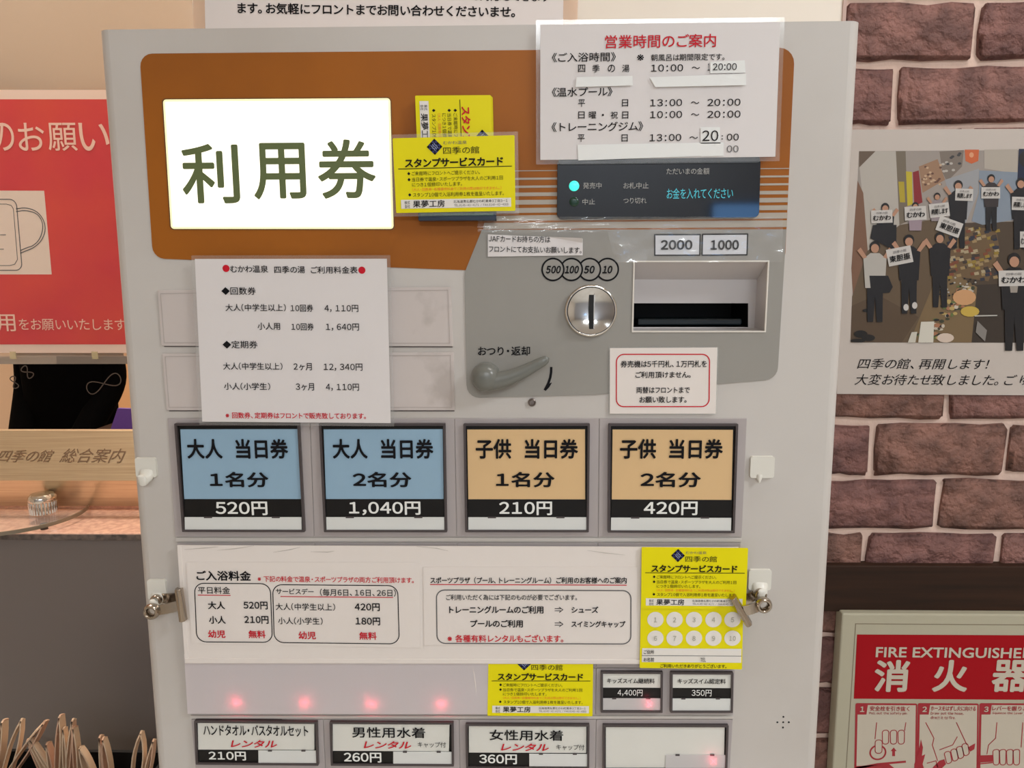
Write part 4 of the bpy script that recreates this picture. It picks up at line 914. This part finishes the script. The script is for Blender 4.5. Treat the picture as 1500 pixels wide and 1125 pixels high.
for i, (xa, xc) in enumerate(((1253, 1343.5), (1344.2, 1433.5), (1434.5, 1524), (1525, 1614))):
    p.shape([(xa, 1029.8), (xc, 1030.4), (xc-2, 1240), (xa-4, 1240)], REDI, 3)
    p.shape([(xa+3, 1046.5), (xa+16, 1046.5), (xa+18, 1032.6), (xc-2.3, 1032.8), (xc-5, 1236), (xa-1, 1236)], CRM, 0, 0.0001)
    p.text(str(i+1), xa+6.5, xa+13, 1038.4, 8, CRM, 0.03, dy=0.0003)
DYL = 0.0003
p.text('安全栓を引き抜く', 1274, 1332, 1037.5, 7, REDI, 0.01, dy=DYL); p.text('Pull out the safety pin', 1273, 1328, 1044.6, 4.6, REDI, dy=DYL)
p.text('ホースをはずし火に向ける', 1363, 1429, 1037.3, 7, REDI, 0.01, dy=DYL); p.text('Draw out the hose,', 1363, 1411, 1044.6, 4.4, REDI, dy=DYL); p.text('direct it to fire.', 1363, 1399, 1050.6, 4.4, REDI, dy=DYL)
p.text('レバーを握りこむ', 1453, 1512, 1037.3, 7, REDI, 0.01, dy=DYL); p.text('Squeeze the lever', 1453, 1498, 1044.4, 4.4, REDI, dy=DYL)
def fx(a): return [(1180+x/4.09, 850+y/4.09) for x, y in a]
def fl(a, wv=1.3, m=REDI, c=False): p.line(fx(a), wv, m, c, DYL)
# panel 1: finger through the pin ring
fl([(425, 850), (415, 950)]); fl([(600, 850), (592, 900)])
for x in (478, 526, 572): p.ring(fx([(x-20, 898), (x+20, 896), (x+18, 980), (x-18, 980)]), 1.3, REDI, 4.2, DYL)
p.wline(circle(Q(*fx([(432, 1030)])[0], p.Y), 12*SCL(p.Y), 30), 2.6*SCL(p.Y), REDI, True, DYL)
p.shape(fx([(416, 955), (458, 955), (456, 1030), (416, 1030)]), CRM, 4, DYL*1.2); p.ring(fx([(416, 955), (458, 955), (456, 1035), (416, 1035)]), 1.2, REDI, 4.4, DYL*1.5)
p.shape(fx([(527, 1000), (545, 1022), (535, 1022), (535, 1052), (518, 1052), (518, 1022), (508, 1022)]), REDI, 0, DYL)
fl([(300, 1125), (430, 1100), (600, 1085)], 3.5); p.shape(fx([(300, 1112), (500, 1100), (600, 1180), (290, 1200)]), REDI, 0, DYL)
# panel 2: hand pulling the hose
fl([(718, 850), (768, 945), (758, 985), (790, 1080)]); fl([(902, 850), (965, 985)]); fl([(800, 1015), (880, 985), (908, 935)])
for i, (x, y) in enumerate(((850, 1060), (888, 1045), (922, 1030), (955, 1012))):
    p.ring(fx([(x-22, y-30), (x+14, y-40), (x+26, y+25), (x-4, y+44)]), 1.3, REDI, 4, DYL)
p.shape(fx([(970, 1000), (1015, 975), (1010, 1010), (985, 1025)]), REDI, 0, DYL); p.shape(fx([(800, 1080), (830, 1070), (840, 1100), (780, 1160), (760, 1120)]), REDI, 0, DYL)
p.shape(fx([(650, 1100), (672, 1040), (690, 950), (702, 1000), (696, 1050), (716, 1040), (700, 1100), (720, 1160), (650, 1180)]), REDI, 0, DYL)
fl([(725, 1095), (780, 1080), (790, 1120)], 1.3)
# panel 3: hand squeezing the lever
fl([(1145, 850), (1137, 945), (1095, 985), (1085, 1040)]); fl([(1300, 850), (1290, 1000)])
p.shape(fx([(1030, 1048), (1120, 1045), (1120, 1085), (1030, 1092)]), REDI, 0, DYL); fl([(1030, 1100), (1120, 1090)], 2)
for x in (1140, 1180, 1222, 1262): p.ring(fx([(x-20, 1015), (x+20, 1010), (x+18, 1105), (x-16, 1105)]), 1.3, REDI, 4, DYL)
p.flush()

# ------------------------------------------------------------------ left side: counter, vinyl, poster
CYF = 0.40                                    # counter front plane
STONE = mat('pink_stone', (206, 168, 148), 0.25, noise=(120, (186, 148, 132), 0.4, 0.6))
STONEE = mat('stone_edge', (112, 98, 90), 0.6, noise=(90, (72, 66, 62), 0.4, 0.62), bump=(120, 0.6, 0.003))
CFR = mat('counter_laminate', (114, 105, 101), 0.35)
zc = Q(100, 781, CYF)[1]; zc2 = Q(100, 790.5, CYF)[1]
ct = thing('reception_counter', 'reception counter with pinkish stone top and dark grey front left of the machine', 'counter', (-1.2, CYF+0.3, 0))
cxr = xl-0.002
MB().box(-2.4, cxr, CYF, CYF+0.55, zc2, zc).build('counter_top', STONE, ct, bevel=0.0015)
MB().box(-2.4, cxr, CYF-0.0015, CYF+0.001, zc2, zc-0.0015).build('counter_edge', STONEE, ct)
MB().box(-2.4, cxr, CYF+0.012, CYF+0.5, 0, zc2).build('counter_front', CFR, ct)
pb = PZ(100, 741, zc+0.014); BYs = pb.y-0.02
MB().box(-2.4, cxr, BYs+0.05, BYs+0.075, zc, zc+0.007).build('counter_ledge', STONE, ct, bevel=0.001)
# stainless sign plate, leaning back then folding down
STEEL = mat('brushed_steel', (212, 196, 168), 0.28, metal=0.85, k=1.2, noise=(30, (192, 170, 140), 0.3, 0.7, (0.3, 1, 30)))
sy = BYs
za, zm_, zb2 = Q(100, 631, sy+0.05)[1], Q(100, 704, sy)[1], zc+0.014
st = thing('counter_name_plate', 'brushed steel name plate with engraved lettering standing on the counter', 'name plate', (-1.3, sy, zc))
m = MB(); xa, xc = -2.4, cxr
pf = [(sy+0.05, za), (sy, zm_), (sy+0.02, zb2), (sy+0.03, zb2), (sy+0.012, zm_), (sy+0.062, za)]
m.add([(xa, y, z) for y, z in pf]+[(xc, y, z) for y, z in pf], [(i, (i+1) % 6, (i+1) % 6+6, i+6) for i in range(6)]+[tuple(range(6)), tuple(range(6, 12))])
m.build('steel_plate', STEEL, st)
ENG = mat('engraved_ink', (98, 74, 52), 0.5)
def eng(s_, x0, x1, yc, h):
    r = glyphs(s_, 0.0, 0.18, 4); vs, fs, (gx0, gx1, gy0, gy1) = r
    dr = Vector((0, 0.05, za-zm_)).normalized(); org = Vector((0, sy, zm_)); nrm = Vector((0, -dr.z, dr.y))
    def hit(x, y):
        d = ray(x, y); t_ = (org-CAM).dot(nrm)/d.dot(nrm); return CAM+d*t_
    A, Bp = hit(x0, yc), hit(x1, yc); xm = (x0+x1)/2; T0, T1 = hit(xm, yc-h/2), hit(xm, yc+h/2); cen = (A+Bp)/2; H = (T0-T1).length; W_ = Bp.x-A.x
    out = [cen+Vector((((x-gx0)/(gx1-gx0)-.5)*W_, 0, 0))+dr*(((y-gy0)/(gy1-gy0)-.5)*H)+nrm*0.0006 for x, y, _z in vs]
    MB().add(out, fs).build('lettering', ENG, st, recalc=False)
eng('四季の館', -3, 78, 668, 17); eng('総合案内', 90, 183, 667.5, 20)
# glass disc with chrome knob
zd = zc+0.012; cd_ = PZ(22, 751, zd); ed = PZ(128, 752, zd); rdk = 0.095
gd = thing('glass_disc', 'round clear glass disc with chrome knob lying on the counter', 'disc', (cd_.x, cd_.y, zc))
gm = film('disc_glass', 0.05, 0.05, ior=1.25)
MB().lathe((cd_.x, cd_.y, zc), [(rdk, 0.008), (rdk, 0.013)], 72, axis='Z').build('glass_plate', gm, gd, smooth=40)
MB().lathe((cd_.x, cd_.y, zc), [(rdk+0.0005, 0.0078), (rdk+0.001, 0.0105), (rdk+0.0005, 0.0132), (rdk-0.001, 0.0132), (rdk-0.001, 0.0078)], 72, axis='Z', cap=False).build('glass_edge', mat('glass_edge', (128, 116, 98), 0.1), gd, smooth=60)
for a_ in (-0.5, -1.4, -2.3):
    fxx, fyy = cd_.x+rdk*.8*math.cos(a_), cd_.y+rdk*.8*math.sin(a_); MB().lathe((fxx, fyy, zc), [(0.005, 0.0), (0.005, 0.008)], 16, axis='Z').build('foot_pad', mat('rubber', (60, 54, 50), 0.6), gd)
kb = PZ(60, 752, zc+0.014); kr = 20*SCL(kb.y)
km = MB()
for k in range(26):
    a_ = 2*math.pi*k/26; km.tube([(kb.x+kr*.9*math.cos(a_), kb.y+0.006+kr*.9*math.sin(a_), zc+z_) for z_ in (0.014, 0.031)], 0.0016, 6)
km.lathe((kb.x, kb.y+0.006, zc), [(kr*.5, 0.0132), (kr*.86, 0.0135), (kr*.92, 0.031), (kr, 0.034), (kr*.97, 0.039), (kr*.8, 0.042), (kr*.5, 0.0415), (kr*.2, 0.043), (0.0003, 0.043)], 40, axis='Z').build('chrome_knob', CHROME, gd, smooth=45)
# vinyl screen with poster
VY = sy+0.07
vin = film('vinyl_sheet', 0.12, 0.42, (206, 190, 172), 1.5, (4, 0.3, 0.03))
zv0 = Q(90, 533, VY)[1]
vs = []; fs = []; nx = 24
for j in range(2):
    for i in range(nx+1): x = -2.4+(cxr+2.4)*i/nx; vs.append((x, VY+0.003*math.sin(i*0.9), (zv0, 2.6)[j]))
for i in range(nx): fs.append((i, i+1, i+nx+2, i+nx+1))
o = MB().add(vs, fs).build('clear_screen', vin, None, smooth=80, recalc=False); tag(o, 'hanging clear vinyl screen above the counter behind the red poster', 'screen')
hem = MB().box(-2.4, cxr, VY-0.002, VY+0.001, zv0, zv0+0.012).build('screen_hem', mat('vinyl_hem', (128, 118, 108), 0.3), o)
PPY = VY-0.012
t, p = sheet('mask_poster', 'red poster asking visitors to wear masks on the clear screen, left of the machine', 'poster', [(-260, 131.5), (215, 131.5), (232, 517), (-235, 517)], 0.0, mat('poster_border', (214, 188, 172), 0.3), Yb=PPY, thick=0.0008, film=0)
RP = mat('poster_red', (190, 62, 66), 0.28, noise=(6, (196, 74, 60), 0.4, 0.7), bump=(14, 0.12, 0.01)); PK = mat('poster_pink', (226, 178, 160), 0.35); PW = mat('poster_cream', (208, 188, 172), 0.35)
p.shape([(-250, 145.5), (209, 145.5), (224, 504.5), (-228, 504.5)], RP)
for ch, a, b in (('の', -13, 21), ('お', 27, 65.3), ('願', 70.5, 113), ('い', 116.5, 160)): p.text(ch, a, b, 200.5, 41, PK, 0.004, res=6, dy=0.0002)
p.text('用', -4, 23, 473, 25, PK, 0.006, dy=0.0002); p.text('をお願いいたします', 28, 184, 475.5, 16.5, PK, 0.0, dy=0.0002)
p.shape([(-130, 279), (65, 279.5), (76, 402), (-112, 402)], PW, 0, 0.0001)
p.ring([(-60, 292), (24, 292), (33, 396), (-50, 396)], 1.3, INKG, 10, 0.0003)
p.line([(-45, 299), (10, 299), (17, 301), (20, 306), (26, 380), (22, 387), (15, 389), (-40, 389)], 0.9, INKG, dy=0.0003)
p.line([(-20, 344), (9, 344)], 1, INKG, dy=0.0003); p.line([(-20, 365), (6, 365)], 1, INKG, dy=0.0003)
for off in (0, 4):
    p.line(chaikin([(24, 306+off), (38, 304+off), (54, 309+off*.8), (64-off*.5, 321+off*.4), (67.5-off, 336), (62-off, 352), (50-off*.5, 363-off*.6), (42, 366-off), (30, 371-off)]), 1.3, INKG, dy=0.0003)
p.flush()
for x in (14, 134):
    MB().prism(L([(x, 515), (x+9, 515), (x+10, 526), (x+1, 526)] if x != 60 else [(58, 119), (84, 118), (84, 132), (58, 132)], PPY-0.0003), PPY-0.0004, PPY-0.0002).build('tape_piece', mat('tape', (206, 194, 150), 0.3, alpha=0.35), t)

# ------------------------------------------------------------------ person behind the counter
PYY = 1.75
def pw(x, y): return P(x, y, PYY)
cxp = pw(105, 580).x; sh = SCL(PYY)
HZ = pw(105, 400).z
top = mat('black_cloth', (4, 4, 5), 0.95, k=1.0, spec=0.05); skin = mat('skin', (206, 158, 130), 0.5); hair = mat('black_hair', (18, 15, 14), 0.5); trou = mat('dark_trousers', (26, 26, 34), 0.8)
pt = thing('person', 'person in a black printed top standing behind the counter, seen below the red poster', 'person', (cxp, PYY, 0))
def skinmesh(name, verts, edges, radii, m, parent, sub=2):
    root = parent.location; me = bpy.data.meshes.new(name); me.from_pydata([Vector(v)-root for v in verts], edges, []); me.materials.append(m)
    o = bpy.data.objects.new(name, me); COL.objects.link(o); o.parent = parent
    sk = o.modifiers.new('skin', 'SKIN'); sk.use_smooth_shade = True
    for i, v in enumerate(me.skin_vertices[0].data if me.skin_vertices else []): pass
    if not me.skin_vertices:
        bm = bmesh.new(); bm.from_mesh(me); bm.verts.layers.skin.verify(); bm.to_mesh(me); bm.free()
    for i, v in enumerate(me.skin_vertices[0].data):
        r = radii[i]; v.radius = r if isinstance(r, tuple) else (r, r); v.use_root = (i == 0)
    s2 = o.modifiers.new('sub', 'SUBSURF'); s2.levels = s2.render_levels = sub
    return o
z_sh = HZ-0.19; z_hip = 0.90; x = cxp; y = PYY
V = [(x, y, z_hip), (x, y, 1.06), (x, y-0.01, 1.24), (x, y, z_sh), (x, y, z_sh+0.07), (x, y-0.01, HZ-0.05), (x, y-0.01, HZ+0.05),
     (x-.12, y, z_sh-.01), (x-.135, y+.01, 1.14), (x-.08, y-.15, .93), (x+.12, y, z_sh-.01), (x+.13, y+.01, 1.14), (x+.08, y-.15, .93),
     (x-.09, y, .82), (x-.10, y, .47), (x-.10, y+.02, .08), (x-.10, y-.12, .04), (x+.09, y, .82), (x+.10, y, .47), (x+.10, y+.02, .08), (x+.10, y-.12, .04)]
E = [(0, 1), (1, 2), (2, 3), (3, 4), (4, 5), (5, 6), (3, 7), (7, 8), (8, 9), (3, 10), (10, 11), (11, 12), (0, 13), (13, 14), (14, 15), (15, 16), (0, 17), (17, 18), (18, 19), (19, 20)]
Rd = [(.12, .10), (.12, .095), (.125, .10), (.09, .075), (.05, .05), (.078, .09), (.072, .085), .05, .042, .028, .05, .042, .028, .08, .055, .04, .035, .08, .055, .04, .035]
bo = skinmesh('body', V, E, Rd, skin, pt)
tv = [(x, y, z_hip-.02), (x, y, 1.06), (x, y-.01, 1.24), (x, y, z_sh), (x-.12, y, z_sh-.01), (x-.135, y+.01, 1.14), (x+.12, y, z_sh-.01), (x+.135, y+.01, 1.14), (x-.085, y-.14, .95), (x+.085, y-.14, .95)]
skinmesh('black_top', tv, [(0, 1), (1, 2), (2, 3), (3, 4), (4, 5), (5, 8), (3, 6), (6, 7), (7, 9)], [(.15, .12), (.15, .11), (.15, .12), (.115, .09), .055, .048, .055, .048, .042, .042], top, pt)
skinmesh('trousers', [(x, y, .92), (x-.09, y, .82), (x-.10, y, .47), (x-.10, y+.02, .10), (x+.09, y, .82), (x+.10, y, .47), (x+.10, y+.02, .10)], [(0, 1), (1, 2), (2, 3), (0, 4), (4, 5), (5, 6)], [(.16, .115), .095, .07, .055, .095, .07, .055], trou, pt)
MB().ball((x, y+.015, HZ+.03), (.088, .1, .1)).build('hair', hair, pt, smooth=60)
for s_ in (-1, 1):
    MB().ball((x+s_*.03, y-.088, HZ), (.013, .008, .007)).build('eye', mat('eye_white', (225, 220, 215), 0.2), pt, smooth=60); MB().ball((x+s_*.085, y, HZ-.01), (.012, .02, .03)).build('ear', skin, pt, smooth=60)
MB().tube([(x, y-.085, HZ+.005), (x, y-.11, HZ-.03), (x, y-.09, HZ-.038)], [.007, .012, .006], 8).build('nose', skin, pt, smooth=60)
MB().ball((x, y-.088, HZ-.065), (.024, .008, .007)).build('mouth', mat('lip_pink', (176, 96, 88), 0.4), pt, smooth=60)
for s_ in (-1, 1):
    hx, hy, hz = x+s_*.08, y-.165, .92
    h = MB().ball((hx, hy-.03, hz), (.036, .045, .016))
    for k in range(4):
        fx_ = hx+(k-1.5)*.018; ln = (.06, .07, .066, .052)[k]; h.tube([(fx_, hy-.06, hz), (fx_, hy-.06-ln*.5, hz-.004), (fx_, hy-.06-ln, hz-.02)], [.009, .008, .0055], 8)
    h.tube([(hx-s_*.03, hy-.02, hz), (hx-s_*.055, hy-.045, hz-.004), (hx-s_*.06, hy-.075, hz-.008)], [.011, .009, .006], 8); h.build('hand', skin, pt, smooth=60)
# looped print on the top
Yg = PYY-0.135; lp = MB(); PRN = mat('pale_cloth_print', (74, 70, 68), 0.7)
def loop(cx_, cy_, a, b, rot):
    pts = []
    for k in range(40):
        th = 2*math.pi*k/40; u, v = a*math.cos(th), b*math.sin(2*th)/1.0; pts.append((cx_+u*math.cos(rot)-v*math.sin(rot), cy_+u*math.sin(rot)+v*math.cos(rot)))
    lp.line(L(pts, Yg), 1.6*SCL(Yg), Yg, 0, True)
loop(152, 562, 26, 9, -0.35); loop(40, 545, 10, 5, 0.8); loop(21, 560, 9, 4, 1.2)
lp.build('loop_print', PRN, pt, recalc=False)
fo = L([(158, 640), (172, 598), (230, 600), (230, 640)], PYY-0.3)
o = MB().prism(fo, PYY-0.3, PYY-0.29).build('purple_folder', mat('purple_plastic', (92, 66, 150), 0.5), None, bevel=0.001); tag(o, 'purple folder at the right of the person in black, behind the name plate', 'folder')
o2 = MB().box(fo[0][0]-.1, fo[2][0]+.3, PYY-0.45, PYY-0.05, 0, fo[0][1]-0.0).build('office_desk', WOODD, None); tag(o2, 'low wooden desk behind the counter carrying the purple folder', 'desk')

# ------------------------------------------------------------------ folded tan leaflets in a box
LY = 0.22; TAN = mat('tan_paper', (226, 188, 158), 0.6); TAN2 = mat('tan_paper_dark', (206, 166, 138), 0.6)
leaf = [(7, 1052, -3, 8, 'leftmost tan folded leaflet cut by the picture edge'), (33, 1051, 12, 15, 'second tan folded leaflet from the left, leaning right'), (67, 1054, 20, 12, 'tan folded leaflet leaning far right, crossing its neighbour'),
        (42, 1080, 62, 5, 'thin tan folded leaflet leaning left under the crossing one'), (47, 1079, 74, 6, 'second thin tan leaflet leaning left, beside the first thin one'), (71, 1085, 78, 7, 'short tan leaflet alone before the tall group'),
        (90, 1045, 87, 9, 'tallest tan folded leaflet in the middle group'), (95, 1063, 98, 6, 'narrow tan leaflet right of the tallest one'), (108, 1051, 101, 7, 'tall tan leaflet with a hooked tip leaning right'), (110, 1062, 114, 7, 'tan leaflet upright behind the hooked tip'),
        (119, 1091, 131, 13, 'broad pale tan leaflet with rounded top'), (148, 1075, 151, 4, 'very thin tan leaflet in the gap'), (153, 1078, 159, 10, 'rounded tan leaflet beside the very thin one'),
        (208, 1069, 202, 18, 'wide folded tan leaflet with open loop near the machine'), (226, 1081, 217, 8, 'tan leaflet half hidden by the machine edge')]
zl = Q(100, 1195, LY)[1]
for i, (tx_, ty_, bx_, wv, lab) in enumerate(leaf):
    a, b = Vector(Q(tx_, ty_, LY)), Vector(Q(bx_, 1125, LY)); b = a+(b-a)*((zl-a.y)/(b.y-a.y)); ax = (b-a).normalized(); nn = Vector((-ax.y, ax.x)); Ln = (b-a).length; hw = wv/2*SCL(LY)
    t = thing('folded_leaflet', lab, 'leaflet', (b.x, LY, b.y))
    rr = random.Random(i); dpt = rr.uniform(0.007, 0.012); th = 0.0011
    for s_ in (-1, 1):
        m = MB(); N = 10; pa = []; pb_ = []
        for k in range(N+1):
            f = k/N; wid = hw*(min(1, (f/0.26))**0.6)*s_ if f < 0.26 else hw*s_*(1-0.25*(f-0.26))
            c_ = a+ax*Ln*f+nn*wid; pa.append(c_+nn*th*s_*0.5); pb_.append(c_-nn*th*s_*0.9)
        vs = []; ns = 4
        for j in range(ns):
            yy_ = LY-dpt/2+dpt*j/(ns-1); sag = -0.006*abs(j/(ns-1)-0.4)
            vs += [(c_.x, yy_, c_.y+sag*(1-k/N)) for k, c_ in enumerate(pa)]+[(c_.x, yy_, c_.y+sag*(1-k/N)) for k, c_ in enumerate(pb_)]
        st_ = 2*(N+1); fs = []
        for j in range(ns-1):
            for k in range(N):
                o_ = j*st_+k; fs.append((o_, o_+1, o_+1+st_, o_+st_)); o_ = j*st_+N+1+k; fs.append((o_, o_+st_, o_+1+st_, o_+1))
            fs.append((j*st_, j*st_+st_, j*st_+N+1+st_, j*st_+N+1)); fs.append((j*st_+N, j*st_+2*N+1, j*st_+2*N+1+st_, j*st_+N+st_))
        for j in (0, ns-1):
            for k in range(N): o_ = j*st_+k; fs.append((o_, o_+N+1, o_+N+2, o_+1))
        m.add(vs, fs).build('folded_leaf', TAN if (i+(s_ > 0)) % 3 else TAN2, t, smooth=30)
x0, x1 = Q(-60, 1130, LY)[0], Q(226, 1130, LY)[0]; zbx = Q(100, 1132, LY-0.06)[1]
bt = thing('leaflet_box', 'dark open box holding the tan leaflets left of the machine', 'box', ((x0+x1)/2, LY, zl-0.01))
bm_ = MB().box(x0, x1, LY-0.06, LY-0.055, zl-.01, zbx-.02); bm_.box(x0, x1, LY+0.055, LY+0.06, zl-.01, zbx-.055); bm_.box(x0, x0+.005, LY-.06, LY+.06, zl-.01, zbx-.045); bm_.box(x1-.005, x1, LY-.06, LY+.06, zl-.01, zbx-.045); bm_.box(x0, x1, LY-.06, LY+.06, zl-.015, zl-.0005)
bm_.build('box_shell', BLACKM, bt)
MB().box(x0+.01, x1-.01, LY-.05, LY+.05, 0, zl-.015).build('box_stand', BLACKM, bt)
